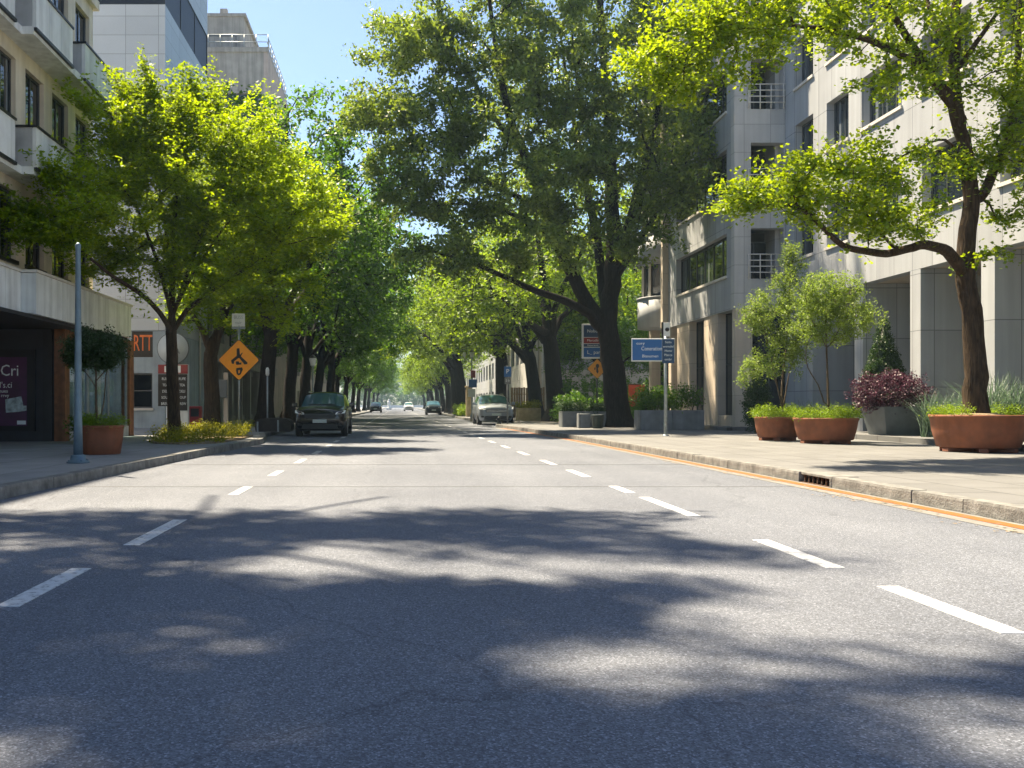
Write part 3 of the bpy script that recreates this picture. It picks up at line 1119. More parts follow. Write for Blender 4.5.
for z in (7.25, 10.8):
    spans = [(22.85, 25.4, .75), (26.4, 29.25, .75)] + [(22.3 - 3.6 * k - 2.6, 22.3 - 3.6 * k, .45) for k in range(4)]
    for (y0, y1, d_) in spans:
        mb = MB()
        n = 3
        w = (y1 - y0) / n
        for k in range(n):
            f1.slab(mb, y0 + k * w + (0 if k == 0 else .008), y0 + (k + 1) * w - (.008 if k < n - 1 else 0), z - .02, z + 1.0, d_ - .07, d_ + .015)
        f1.slab(mb, y0 + .01, y1 - .01, z - .01, z + .99, d_ - .09, d_ - .072)
        bal = mb.build('balcony', 'balcony', b1, RL)
        for ya in (y0, y1 - .07):
            mb = MB()
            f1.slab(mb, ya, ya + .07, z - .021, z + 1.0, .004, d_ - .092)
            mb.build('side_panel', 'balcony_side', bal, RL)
        mb = MB()
        f1.slab(mb, y0 - .03, y1 + .03, z + 1.002, z + 1.06, d_ - .12, d_ + .05)
        f1.slab(mb, y0 - .03, y0 + .1, z + 1.002, z + 1.06, .004, d_ - .12)
        f1.slab(mb, y1 - .1, y1 + .03, z + 1.002, z + 1.06, .004, d_ - .12)
        mb.build('coping', 'dark_metal', bal, RL)
        mb = MB()
        f1.slab(mb, y0 - .04, y1 + .04, z - .1, z - .024, .002, d_ + .05)
        mb.build('drip_edge', 'dark_metal', bal, RL)
# canopy band above the shops
mb = MB()
for (y0, y1, d_) in ((22.75, 30.8, .8), (5.5, 22.75, .42)):
    n = int(round((y1 - y0) / .9))
    w = (y1 - y0) / n
    for k in range(n):
        f1.slab(mb, y0 + k * w + .007, y0 + (k + 1) * w - .007, 3.5, 4.55, d_ - .1, d_)
    f1.slab(mb, y0 + .01, y1 - .01, 3.52, 4.54, .0, d_ - .101)
mb.box(-12.5, -9.3, 30.72, 30.8, 3.5, 4.55)
mb.build('canopy', 'balcony', b1, RL)
mb = MB()
f1.slab(mb, 22.7, 30.86, 4.552, 4.62, -.4, .85)
f1.slab(mb, 5.5, 22.7, 4.552, 4.62, -.02, .47)
mb.build('canopy_coping', 'sill', b1, RL)
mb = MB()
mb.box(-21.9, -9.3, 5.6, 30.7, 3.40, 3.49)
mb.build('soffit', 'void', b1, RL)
mb = MB()
mb.box(-21.9, -9.98, 26.0, 26.3, .15, 3.39)
mb.box(-14.2, -13.9, 26.3, 30.8, .15, 3.39)
mb.build('entrance_wall', 'black_wall', b1, RL)
mb = MB()
mb.box(-10.3, -10.02, 25.94, 25.999, .15, 3.39)      # door line beside the poster
mb.box(-13.0, -11.0, 25.96, 25.999, 2.62, 2.70)
mb.build('entrance_trim', 'dark_metal', b1, RL)
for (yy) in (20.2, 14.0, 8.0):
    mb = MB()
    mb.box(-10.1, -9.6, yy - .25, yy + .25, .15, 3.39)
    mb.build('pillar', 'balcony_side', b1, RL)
# shop front, slightly splayed
ang = math.atan2(.72, 4.45)
f2 = Face(-9.93, 26.3, math.sin(ang), math.cos(ang), math.cos(ang), -math.sin(ang), b1, RL)
L2 = 4.5
mb = MB()
mb.box(-9.975, -9.66, 25.96, 26.32, .15, 3.39)
f2.slab(mb, L2 - .16, L2 + .16, .15, 3.39, -.25, .05)
f2.slab(mb, .3, L2 - .16, 3.1, 3.39, -.2, .03)
mb.build('timber_post', 'brown_wood', b1, RL)
mb = MB()
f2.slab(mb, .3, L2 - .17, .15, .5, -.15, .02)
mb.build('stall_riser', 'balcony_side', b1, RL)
for k in range(3):
    u0 = .32 + k * (L2 - .5) / 3
    f2.window(u0, u0 + (L2 - .5) / 3, .5, 3.1, nu=1, depth=.02, pane='clear', frame='grey_metal', w=.05)
mb = MB()
f2.slab(mb, .35, L2, .16, 3.3, -2.6, -2.5)
for u in (.7, 1.15, 1.9, 2.3, 3.0, 3.3, 3.9):
    f2.slab(mb, u, u + .22, .16, 2.2 + .3 * math.sin(u * 5), -1.1 - .3 * math.sin(u * 3), -1.0)
mb.build('shop_interior', 'interior', b1, RL)
# poster on the dark wall
po = thing('poster', 'purple poster with white lettering on the dark wall of the left shop', 'poster', (-12.2, 25.94, 1.6))
mb = MB()
mb.box(-1.0, 1.68, -.03, .05, -1.15, 1.2)
mb.build('poster_frame', 'black_plastic', po)
mb = MB()
mb.box(-.95, 1.46, -.036, -.028, -1.0, .98)
mb.build('print', 'poster_purple', po)
text('ts Cri', .46, 'letter_white', po, (1.24, -.042, .58), align='RIGHT', sx=.9)
text("PM's.ci", .24, 'letter_white', po, (1.04, -.042, .17), align='RIGHT', sx=.9)
text('mues', .14, 'letter_white', po, (.92, -.042, .0), align='RIGHT')
text('t rrvy', .14, 'letter_white', po, (.95, -.042, -.13), align='RIGHT')
mb = MB()
mb.prism([(.86, -.62), (.84, -.24), (1.3, -.15), (1.36, -.42), (1.45, -.42), (1.45, -.56), (1.2, -.6)], -.043, -.037)
mb.build('picture', 'poster_grey', po)
mb = MB()
mb.box(1.18, 1.43, -.041, -.037, -.96, -.85)
mb.build('badge', 'letter_white', po)

# ---------------------------------------------------------------- left tower
RL = (-10.7, 41, 0)
b2 = thing('office_tower', 'pale panelled tower with a dark window band, behind the balcony building', 'building', RL)
ff = Face(-24, 41, 1, 0, 0, -1, b2, RL)
fs = Face(-10.7, 41, 0, 1, 1, 0, b2, RL)
mb = MB()
mb.box(-24, -10.7, 41, 50, 4.6, 19.45)
mb.box(-24, -10.7, 41, 50, 21.7, 27.5)
mb.build('wall', 'tower_panel', b2, RL)
mb = MB()
mb.box(-23.9, -10.8, 41.1, 49.9, 19.45, 21.7)
mb.build('core', 'void', b2, RL)
ff.window(0, 13.3, 19.46, 21.69, nu=4, depth=.0, pane='band_glass', frame='dark_metal', w=.04)
fs.window(0, 9, 19.46, 21.69, nu=3, depth=.0, pane='band_glass', frame='dark_metal', w=.04)
gh = [(11.78, 12.72, 1.06, 2.65), (11.78, 12.74, 3.38, 4.56)]
ff.wall('shop_wall', 'tower_base', 0, 13.3, .15, 4.58, gh, thick=.3)
ff.window(*gh[0], nu=1, nz=2, depth=.12, pane='pane_dark', sill='sill')
mb = MB()
mb.box(-23.7, -11.0, 41.35, 49.9, .16, 4.58)
mb.box(-10.98, -10.7, 41.31, 50, .15, 4.58)
mb.build('shop_block', 'tower_base', b2, RL)
mb = MB()
mb.box(-12.215, -11.265, 41.1, 41.3, 3.382, 4.558)
mb.build('sign_recess', 'sign_black', b2, RL)
mb = MB()
mb.tube([(-10.62, 47.8, .15), (-10.62, 47.8, 12)], .06, 8)
mb.build('downpipe', 'sill', b2, RL)
sg = thing('shop_sign', 'orange letters in a dark recess above the shop window', 'sign', (-11.74, 41.02, 3.97))
mb = MB()
mb.box(-.46, .46, .02, .05, -.5, .5)
mb.build('backing', 'sign_black', sg)
text('RTT', 1.05, 'letter_orange', sg, (.02, -.0, .02), extrude=.02, sx=.46)

b3 = thing('terrace_building', 'low shaded building with dark shop fronts behind the left street trees', 'building', (-11, 50, 0))
RL = (-11, 50, 0)
f3 = Face(-11, 50, 0, 1, 1, 0, b3, RL)
holes = []
for k in range(7):
    holes.append((.7 + k * 3.5, 3.3 + k * 3.5, .5, 3.3))
    for z in (5, 8.2):
        holes.append((1.0 + k * 3.5, 2.8 + k * 3.5, z, z + 1.9))
f3.wall('wall', 'old_concrete', 0, 25, .15, 11, holes)
for h in holes:
    f3.window(*h, nu=2, depth=.2, pane='pane_dark')
mb = MB()
mb.box(-25, -11.6, 50.1, 75, .15, 10.9)
mb.box(-25, -10.8, 50.02, 75, 11, 11.4)
for k in range(8):
    mb.box(-11, -10.6, 50.1 + k * 3.4, 50.5 + k * 3.4, .15, 3.6)
mb.box(-11, -10.2, 50.1, 74.9, 3.6, 4.2)
mb.build('arcade', 'old_concrete', b3, RL)

RL = (-11, 75, 0)
b4 = thing('concrete_block', 'tall weathered concrete block with a railed roof terrace rising behind the lime trees', 'building', RL)
ff = Face(-30, 75, 1, 0, 0, -1, b4, RL)
fs = Face(-11, 75, 0, 1, 1, 0, b4, RL)
hs = [(1, 18.2, 25.0, 27.2), (1, 18.2, 20.5, 22.8), (1, 18.2, 16.2, 18.4)]
ff.wall('wall', 'old_concrete', 0, 18.65, .15, 30.6, hs)
for h in hs:
    ff.window(*h, nu=10, depth=.25, pane='pane_dark')
fs.wall('side_wall', 'pink_concrete', 0, 12.5, .15, 30.6, [(2 + 3 * k, 3.2 + 3 * k, z, z + 1.7) for k in range(3) for z in (13, 17, 21, 25)])
for k in range(3):
    for z in (13, 17, 21, 25):
        fs.window(2 + 3 * k, 3.2 + 3 * k, z, z + 1.7, depth=.2, pane='pane_dark')
mb = MB()
mb.box(-30, -11.4, 75.4, 87.5, .2, 30.5)
mb.box(-30.1, -11.0, 74.9, 87.5, 30.6, 31.0)
mb.build('roof_slab', 'old_concrete', b4, RL)
mb = MB()
mb.box(-30, -13.2, 76, 86, 31.0, 34.0)
mb.box(-30, -13.0, 75.9, 86.1, 34.0, 34.25)
mb.box(-15.3, -14.7, 76.5, 77, 34.25, 34.9)
mb.build('penthouse', 'old_concrete', b4, RL)
fp = Face(-30, 76, 1, 0, 0, -1, b4, RL)
fp.window(1, 16.2, 31.2, 32.4, nu=11, depth=-.03, pane='pane_dark')
mb = MB()
for x in np.arange(-16, -10.9, 1.0):
    mb.tube([(x, 75.1, 31), (x, 75.1, 32.1)], .04, 6)
for y in np.arange(76, 87.6, 1.15):
    mb.tube([(-11.1, y, 31), (-11.1, y, 32.1)], .04, 6)
for z in (31.5, 32.1):
    mb.tube([(-16, 75.1, z), (-11.1, 75.1, z), (-11.1, 87.4, z)], .04, 6)
mb.build('railing', 'grey_metal', b4, RL)

RL = (-12, 88, 0)
b5 = thing('distant_terrace', 'long plain building far along the left side under the dark trees', 'building', RL)
f5 = Face(-12, 88, 0, 1, 1, 0, b5, RL)
hs = [(1.2 + 4 * k, 3.4 + 4 * k, z, z + 2) for k in range(20) for z in (.9, 4.6, 8)]
f5.wall('wall', 'stone_warm', 0, 82, .15, 12, hs)
mb = MB()
f5.slab(mb, .1, 81.9, .2, 11.9, -.5, -.36)
mb.build('glazing', 'pane_dark', b5, RL)
mb = MB()
mb.box(-26, -12.6, 88, 170, .15, 11.9)
mb.box(-26, -11.8, 88, 170, 12, 12.3)
mb.build('roof', 'old_concrete', b5, RL)

# ---------------------------------------------------------------- right near building: arcade wing and projecting wing
XN, XF, YC = 16.0, 13.9, 37.4
RL = (16, 30, 0)
c1 = thing('office_building', 'pale stone office building with deep arcade piers behind the right-hand planters', 'building', RL)
fn = Face(XN, 0, 0, 1, -1, 0, c1, RL)
TOP = 19.6
ucols = [(34.85, 36.45), (32.1, 33.75), (28.7, 31.2), (25.2, 27.6), (21.5, 24.0), (17.8, 20.3), (14.2, 16.7)]
rows = [(7.1, 8.95), (10.75, 12.5), (14.0, 15.9), (17.3, 18.9)]
holes = [(a, b, c, e) for a, b in ucols for c, e in rows]
fn.wall('wall', 'stone_facade', 9, YC - .02, 5.4, TOP, holes, thick=.45)
for i, h in enumerate(holes):
    fn.window(*h, nu=2 if h[1] - h[0] < 2 else 3, depth=.28, pane='pane', frame='frame', sill='sill')
ffr = Face(XF, YC, 1, 0, 0, -1, c1, RL)
oh = [(.68, 2.05, z, z + 2.1) for z in (6.45, 10.0, 13.5)] + [(.68, 2.05, 16.9, 18.8)]
ffr.wall('end_wall', 'stone_cool', 0, 2.1, 5.2, TOP, oh, thick=.45)
for (u0, u1, z0, z1) in oh:
    mb = MB()
    ffr.slab(mb, u0 - .1, u1 + .5, z0, z1 + .1, -1.75, -1.6)
    ffr.slab(mb, u0 - .2, u1 + .5, z0 - .12, z0 - .02, -1.6, -.45)
    mb.build('loggia_back', 'void', c1, RL)
for (u0, u1, z0, z1) in oh:
    w_ = ffr.window(u0 + .02, u1 - .02, z0 + .02, z1 - .3, nu=2, depth=1.45, pane='pane_dark')
    mb = MB()
    for k in range(4):
        q = [ffr.p(u, z0 + .25 + .25 * k, .10) for u in (u0 - .12, u1 + .02)]
        mb.tube(q, .022, 6)
    for u in (u0 - .12, u0 + .35, u0 + .8, u1 - .05):
        mb.tube([ffr.p(u, z0 - .02, .10), ffr.p(u, z0 + 1.02, .10)], .022, 6)
    mb.tube([ffr.p(u0 - .12, z0 + 1.0, .1), ffr.p(u0 - .12, z0 + 1.0, -.02)], .022, 6)
    mb.tube([ffr.p(u0 - .12, z0 + .1, .1), ffr.p(u0 - .12, z0 + .1, -.02)], .022, 6)
    mb.build('balcony_rail', 'sill', c1, RL)
fst = Face(XF, 0, 0, 1, -1, 0, c1, RL)
rib = [(38.3, 45.3, 6.7, 8.5), (38.3, 45.3, 10.2, 12.1), (38.3, 45.3, 13.7, 15.6), (38.3, 45.3, 17.0, 18.7)]
fst.wall('street_wall', 'stone_facade', YC + .453, 46.6, 5.2, TOP, rib, thick=.45)
for h in rib:
    fst.window(*h, nu=6, depth=.25, pane='pane_green', frame='dark_metal', w=.1, sill='sill')
# round bay at the far corner
bx, by, br = 14.55, 48.9, 1.6
for (z0, z1) in ((5.35, 6.9), (8.7, 10.3), (12.2, 13.8), (15.7, 17.2)):
    mb = MB()
    mb.lathe([(br - .2, z0), (br, z0), (br, z1), (br - .2, z1)], bx, by, 40, cap=False)
    mb.lathe([(.05, z0), (br - .02, z0 + .001)], bx, by, 40, cap=False)
    mb.lathe([(br - .3, z1 + .001), (br + .05, z1 + .001), (br + .05, z1 + .08), (br - .3, z1 + .08)], bx, by, 40, cap=False)
    mb.build('bay_parapet', 'stone_facade', c1, RL)
mb = MB()
mb.lathe([(br - .3, 5.4), (br - .3, TOP)], bx, by, 24, smooth=True)
mb.build('bay_glazing', 'pane_dark', c1, RL)
mb = MB()
for k in range(12):
    a = math.pi * 2 * k / 12
    x, y = bx + (br - .25) * math.cos(a), by + (br - .25) * math.sin(a)
    mb.tube([(x, y, 5.5), (x, y, TOP)], .07, 6)
mb.build('bay_mullion', 'sill', c1, RL)
mb = MB()
mb.box(XF + .05, XF + .5, 46.3, 46.75, .29, 5.3)
mb.box(XF + .1, XF + .6, 50.1, 50.6, .29, 5.35)
mb.box(13.6, 13.9, 46.6, 46.95, 5.2, TOP)
mb.build('bay_pier', 'stone_warm', c1, RL)
# arcade piers: deep fins
for yc in (31.4, 27.95, 24.5, 21.05, 17.6, 14.1):
    mb = MB()
    mb.box(XN + .003, XN + 1.75, yc - .28, yc + .28, .30, 5.398)
    mb.build('pier', 'stone_facade', c1, RL)
mb = MB()
mb.box(XN + .004, XN + 3, 34.9, YC - .03, .30, 5.398)
mb.build('corner_pier', 'stone_facade', c1, RL)
mb = MB()
mb.box(XN + 2.75, XN + 3.1, 9, YC - .5, .30, 5.398)
for yc in (29.7, 26.2, 22.7, 19.3):
    mb.box(XN + 1.751, XN + 2.75, yc + .5, yc + .9, .30, 5.397)
mb.build('arcade_back', 'stone_cool', c1, RL)
fb = Face(XN + 2.74, 0, 0, 1, -1, 0, c1, RL)
for yc in (33.2, 28.8, 25.4, 21.9):
    fb.window(yc - .7, yc + .7, .32, 3.2, nu=2, nz=2, depth=-.09, pane='pane_dark')
mb = MB()
mb.box(XN + .46, 30, 9, YC - .05, 5.41, 5.7)
mb.box(XF + .46, 30, YC + .46, 46.6, 5.21, 5.5)
mb.build('soffit', 'stone_warm', c1, RL)
# ground floor of the projecting wing
for (y0, y1) in ((YC + .03, 37.8), (39.5, 41.3), (43.4, 45.3)):
    mb = MB()
    mb.box(XF + .05, XF + .42, y0, y1, .295, 5.198)
    mb.build('column', 'stone_warm', c1, RL)
fg = Face(XF + .40, 0, 0, 1, -1, 0, c1, RL)
for (y0, y1) in ((37.8, 39.5), (41.3, 43.4), (45.3, 48.4)):
    fg.window(y0 - .05, y1 + .05, .75, 5.19, nu=2 if y1 - y0 < 2 else 3, nz=2, depth=.0, pane='pane_dark', frame='dark_metal')
for (y0, y1) in ((37.81, 39.49), (41.31, 43.39)):
    mb = MB()
    mb.box(XF + .1, XF + .6, y0, y1, .296, .75)
    mb.build('window_base', 'stone_warm', c1, RL)
mb = MB()
mb.box(XF + .043, XF + .75, YC + .02, YC + .028, .295, 5.198)
mb.build('corner_facing', 'stone_warm', c1, RL)
fe = Face(XF + .75, YC + .06, 1, 0, 0, -1, c1, RL)
fe.window(.0, 1.5, .3, 5.19, nu=2, nz=2, depth=.1, pane='pane_dark')
mb = MB()
mb.box(XN + .5, 34, 9, 9.4, .2, TOP)
mb.box(XF + .6, 34, 50.1, 50.6, 5.3, TOP)
mb.box(XN + 1.2, XN + 1.4, 9.5, YC + .4, 5.8, TOP - .2)  # unseen inner boxes added to keep light out of the hollow building
mb.box(XF + 1.9, XF + 2.1, YC + .5, 47.5, 5.6, TOP - .2)
mb.box(33.7, 34, 9, 50.6, .2, TOP)
mb.box(XN - .06, 34, 8.9, YC - .08, TOP, TOP + .35)
mb.box(XF - .06, 34, YC - .06, 50.7, TOP + .002, TOP + .352)
mb.build('roof', 'stone_cool', c1, RL)

RL = (12, 77, 0)
c2 = thing('corner_building', 'slim pale building with tall fluted corner beyond the silver SUV', 'building', RL)
ff = Face(11.2, 77, 1, 0, 0, -1, c2, RL)
fs = Face(11.2, 77, 0, 1, -1, 0, c2, RL)
hs = [(2.2 + 3 * k, 3.9 + 3 * k, z, z + 2.2) for k in range(6) for z in (5, 8.6, 12)]
ff.wall('wall', 'old_concrete', 0, 22, 4.2, 15.5, hs)  # darker concrete than the side wall puts this end's shade into its colour
for h in hs:
    ff.window(*h, depth=.2, pane='pane_dark')
hs = [(1.2 + 3.4 * k, 3.4 + 3.4 * k, z, z + 2.2) for k in range(7) for z in (5, 8.6, 12)]
fs.wall('side_wall', 'stone_cool', .36, 26, .15, 15.5, hs)
for h in hs:
    fs.window(*h, depth=.2, pane='pane')
mb = MB()
for k in range(3):
    mb.lathe([(.22, .15), (.22, 15.5)], 11.1 + .46 * k, 76.85, 10)
mb.build('fluted_corner', 'sill', c2, RL)
mb = MB()
mb.box(11.25, 33, 77.02, 77.3, .15, 4.2)
mb.build('ground_floor', 'stone_warm', c2, RL)
mb = MB()
mb.box(11.7, 33, 77.5, 103, .2, 15.4)
mb.box(11, 33.2, 76.9, 103, 15.5, 15.9)
mb.build('roof', 'old_concrete', c2, RL)
RL = (12, 110, 0)
c3 = thing('long_block', 'long pale building far along the right side behind the row of trees', 'building', RL)
f3_ = Face(12, 110, 0, 1, -1, 0, c3, RL)
hs = [(1.2 + 4 * k, 3.4 + 4 * k, z, z + 2) for k in range(20) for z in (.9, 4.6, 8)]
f3_.wall('wall', 'stone_facade', 0, 82, .15, 12.5, hs)
mb = MB()
f3_.slab(mb, .1, 81.9, .2, 12.4, -.5, -.36)
mb.build('glazing', 'pane_dark', c3, RL)
mb = MB()
mb.box(12.6, 26, 110, 192, .15, 12.4)
mb.box(11.8, 26, 110, 192, 12.5, 12.8)
mb.build('roof', 'old_concrete', c3, RL)


def thin(lobes, k):
    return [(c, r_, max(4, int(n * k))) for c, r_, n in lobes]


# ---------------------------------------------------------------- street trees: the five that stand near
def T(px, py, X0, Y0, z0, dy=0):
    return (G(px, Y0 + dy) - X0, dy, Hh(py, Y0 + dy) - z0)


# young lime tree in the planting bed on the left pavement
Y0, X0, Z0 = 27.0, -6.75, .15
L = lambda pts, a=0, b=0: limb_px(X0, Y0, Z0, pts, a, b)
limbs = [
    (L([(175, 446), (174, 415), (173, 380), (172, 345), (172, 325)]), .20, .16),
    (L([(172, 328), (173, 280), (175, 220), (178, 165), (180, 120)], 0, .3), .11, .02),
    (L([(172, 335), (160, 312), (138, 292), (112, 276), (80, 250), (55, 232)], 0, -4.0), .085, .02),
    (L([(174, 332), (187, 310), (210, 292), (240, 272), (285, 245)], 0, -.6), .09, .02),
    (L([(172, 318), (160, 270), (140, 215), (122, 165), (114, 122)], 0, -1.2), .075, .015),
    (L([(174, 315), (192, 260), (215, 205), (240, 150), (255, 120)], 0, -1.0), .075, .015),
    (L([(173, 310), (168, 250), (160, 190), (150, 130)], 0, 2.2), .07, .015),
    (L([(174, 312), (195, 270), (230, 220), (262, 185)], 0, 2.0), .07, .015),
]
lobes = lobes_px(X0, Y0, Z0, [
    (165, 138, 36, 48, 0, 1.4, 95), (130, 136, 28, 36, -.8, 1.2, 75), (118, 165, 45, 30, -1, 1.3, 60),
    (85, 180, 38, 14, -2.8, 1.0, 32), (76, 212, 42, 15, -3.6, .9, 44), (62, 236, 38, 10, -3.9, .7, 26),
    (140, 225, 62, 48, -.6, 2.2, 120), (200, 170, 55, 60, -.4, 2.0, 120), (240, 150, 40, 55, -.6, 1.6, 75),
    (265, 185, 45, 45, 0, 1.6, 80), (235, 230, 60, 40, -.8, 1.8, 95), (300, 215, 45, 22, -.3, 1.2, 50),
    (205, 270, 60, 26, -.4, 1.6, 60), (120, 265, 45, 20, -.6, 1.4, 45), (170, 190, 70, 80, 2.0, 1.6, 130), (205, 112, 22, 28, .3, .8, 35), (86, 102, 15, 9, -1.2, .5, 14), (122, 92, 9, 15, -.6, .4, 14), (148, 86, 9, 15, -.4, .4, 16), (187, 96, 11, 15, .2, .5, 16),
    (48, 172, 26, 8, -3.6, .5, 26), (24, 213, 14, 8, -4.2, .4, 20), (30, 236, 14, 7, -4.2, .4, 18), (318, 190, 12, 8, -.2, .5, 10), (330, 228, 12, 8, -.3, .5, 10)])
plant_tree('lime_tree', 'young yellow-green tree with feathery upswept crown in the left planting bed', 'tree', (X0, Y0, Z0),
           tree_meshes('lime', limbs, thin(lobes, .60), 11, 'lime', 'bark_brown', .2, 80, (.46, .15, .055), .12, 2.6, step=.35, rmin=.008, up=.62, flare=.25, flare_h=.25, lift=-.05, extra=1, dirup=.45, outward=.5))

# second lime tree behind it
Y0, X0, Z0 = 33.5, -6.95, .15
L = lambda pts, a=0, b=0: limb_px(X0, Y0, Z0, pts, a, b)
limbs = [
    (L([(212, 432), (212, 400), (211, 365), (212, 345)]), .30, .25),
    (L([(211, 350), (203, 330), (190, 310), (180, 280)], 0, -.6), .15, .03),
    (L([(213, 350), (222, 325), (226, 300), (232, 250), (236, 190), (236, 150)], 0, .3), .17, .03),
    (L([(224, 310), (245, 290), (275, 270), (310, 245)], 0, -1), .11, .02),
    (L([(226, 300), (250, 250), (272, 215), (285, 195)], 0, .8), .11, .02),
    (L([(213, 345), (225, 290), (225, 220)], 0, 2.5), .11, .02)]
lobes = lobes_px(X0, Y0, Z0, [
    (232, 150, 26, 26, .3, 1.4, 50), (262, 185, 44, 34, 0, 1.8, 90), (225, 200, 45, 40, .4, 1.8, 70),
    (305, 232, 40, 18, -.6, 1.5, 55), (262, 240, 56, 34, -1.2, 1.8, 100), (230, 285, 55, 30, -1.0, 2.0, 90), (280, 288, 48, 20, -1.0, 1.8, 70),
    (200, 300, 30, 26, -.8, 1.4, 36), (250, 220, 60, 55, 2.4, 1.8, 100), (258, 318, 40, 14, -.8, 1.5, 30)])
plant_tree('lime_tree', 'yellow-green forked street tree behind the orange warning sign', 'tree', (X0, Y0, Z0),
           tree_meshes('lime', limbs, thin(lobes, .55), 12, 'lime', 'bark_brown', .3, 78, (.5, .19, .07), .15, 2.7, step=.45, rmin=.01, up=.6, flare=.25, lift=-.03, extra=1, dirup=.4, outward=.5))

# great tree on the right pavement
Y0, X0, Z0 = 43.0, 10.4, .15
L = lambda pts, a=0, b=0: limb_px(X0, Y0, Z0, pts, a, b)
limbs = [
    (L([(619, 430), (616, 400), (612, 370), (609, 345), (606, 322)]), .60, .50),
    (L([(605, 330), (588, 304), (573, 276), (558, 242), (546, 205), (533, 175), (520, 145), (508, 110), (500, 70), (492, 20), (485, -30)], 0, -2.5), .36, .06),
    (L([(604, 334), (590, 314), (565, 301), (540, 292), (510, 279), (485, 268), (455, 257), (425, 250)], 0, -5), .24, .05),
    (L([(606, 322), (612, 285), (614, 240), (611, 190), (610, 130), (604, 60), (600, 0), (598, -60)], 0, .6), .42, .10),
    (L([(613, 275), (626, 235), (641, 180), (653, 130), (662, 90), (668, 40)], 0, -1.5), .26, .06),
    (L([(615, 280), (640, 240), (656, 215), (677, 198), (705, 188)], 0, -2.5), .16, .03),
    (L([(548, 210), (520, 198), (490, 184), (465, 165), (445, 142), (430, 120)], -1.2, -4), .15, .03),
    (L([(556, 240), (540, 225), (515, 215), (480, 205), (440, 205), (410, 215)], -1.2, -4), .13, .03),
    (L([(522, 150), (500, 125), (478, 90), (455, 60), (430, 30)], -1.5, -3), .13, .03),
    (L([(611, 190), (595, 150), (582, 110), (575, 60), (570, 10)], .3, -1.5), .16, .03),
    (L([(606, 318), (598, 250), (585, 180), (570, 100), (560, 30)], 0, 5), .26, .05),
    (L([(613, 260), (640, 200), (655, 120), (660, 40)], 0, 5), .22, .05)]
lobes = lobes_px(X0, Y0, Z0, [
    (395, 38, 38, 32, -3, 2, 60), (362, 112, 22, 18, -3.2, 1.4, 26), (380, 160, 26, 20, -3.6, 1.4, 26),
    (420, 55, 52, 42, -3, 2.6, 100), (385, 105, 38, 26, -3.2, 1.8, 60), (430, 125, 55, 36, -4, 2.4, 100), (405, 195, 40, 30, -4, 2.0, 60), (460, 190, 60, 36, -4, 2.4, 100),
    (500, 30, 80, 60, -2, 3.2, 150), (500, 110, 70, 50, -3, 2.8, 140), (560, 60, 70, 70, -2.6, 3, 150), (545, 170, 60, 46, -3.6, 2.4, 110), (590, 140, 45, 60, -2.6, 2.6, 100),
    (640, 60, 60, 60, -2, 3, 120), (655, 140, 55, 50, -2.6, 2.6, 110), (690, 180, 42, 34, -2.6, 2.0, 70), (700, 110, 30, 50, -1.4, 2, 60),
    (590, -30, 120, 60, -1, 4.5, 190), (480, -30, 80, 50, -2, 3.4, 110), (680, -10, 60, 60, -1, 3, 90), (570, -120, 110, 60, 0, 4.5, 140),
    (500, 240, 70, 30, -4, 2.2, 80), (440, 255, 45, 24, -5, 1.8, 50), (570, 235, 40, 34, -3, 2, 50), (645, 225, 44, 34, -2.6, 2, 60), (560, 120, 110, 110, 4.5, 2.6, 240), (650, 100, 60, 100, 4.5, 2.4, 110)])
plant_tree('street_tree', 'huge dark-trunked spreading tree beside the blue street signs', 'tree', (X0, Y0, Z0),
           tree_meshes('plane', limbs, thin(lobes, .44), 21, 'olive', 'bark_dark', .6, 66, (.36, .28, .17), .20, 3.6, step=.6, rmin=.016, up=.35, flare=.4, flare_h=.5, lift=.06, extra=1))

# tree in the terracotta tub, near right
Y0, X0, Z0 = 20.3, 13.03, .86
L = lambda pts, a=0, b=0: limb_px(X0, Y0, Z0, pts, a, b)
limbs = [
    (L([(977, 420), (976, 390), (975, 350), (971, 310), (966, 280), (966, 262), (968, 230), (972, 200), (968, 165), (962, 130), (959, 118)]), .26, .20),
    (L([(964, 275), (957, 262), (947, 251), (935, 246), (921, 245), (905, 249), (887, 254), (868, 252), (850, 248), (836, 240), (815, 220), (798, 207), (778, 205), (758, 206)], 0, -2.2), .135, .025),
    (L([(960, 125), (956, 95), (955, 60), (956, 20), (957, -40), (955, -110)], 0, .3), .15, .05),
    (L([(960, 128), (952, 105), (935, 75), (915, 50), (898, 22), (885, 0), (870, -40)], 0, -.8), .13, .04),
    (L([(950, 103), (932, 80), (915, 62), (897, 53), (880, 44), (850, 35), (820, 28), (780, 25), (740, 28), (700, 40)], -.2, -2.5), .085, .02),
    (L([(972, 205), (985, 190), (993, 172), (999, 160), (1012, 120), (1018, 60), (1020, -10)], 0, .5), .12, .04),
    (L([(966, 165), (945, 140), (915, 150), (885, 165), (855, 178)], 0, -1.5), .035, .015),
    (L([(899, 253), (880, 232), (860, 205), (850, 190)], -.8, -2), .04, .012),
    (L([(958, 70), (985, 30), (1015, -10)], 0, -1.2), .07, .02),
    (L([(955, 60), (930, 10), (910, -50)], 0, 1.8), .08, .02)]
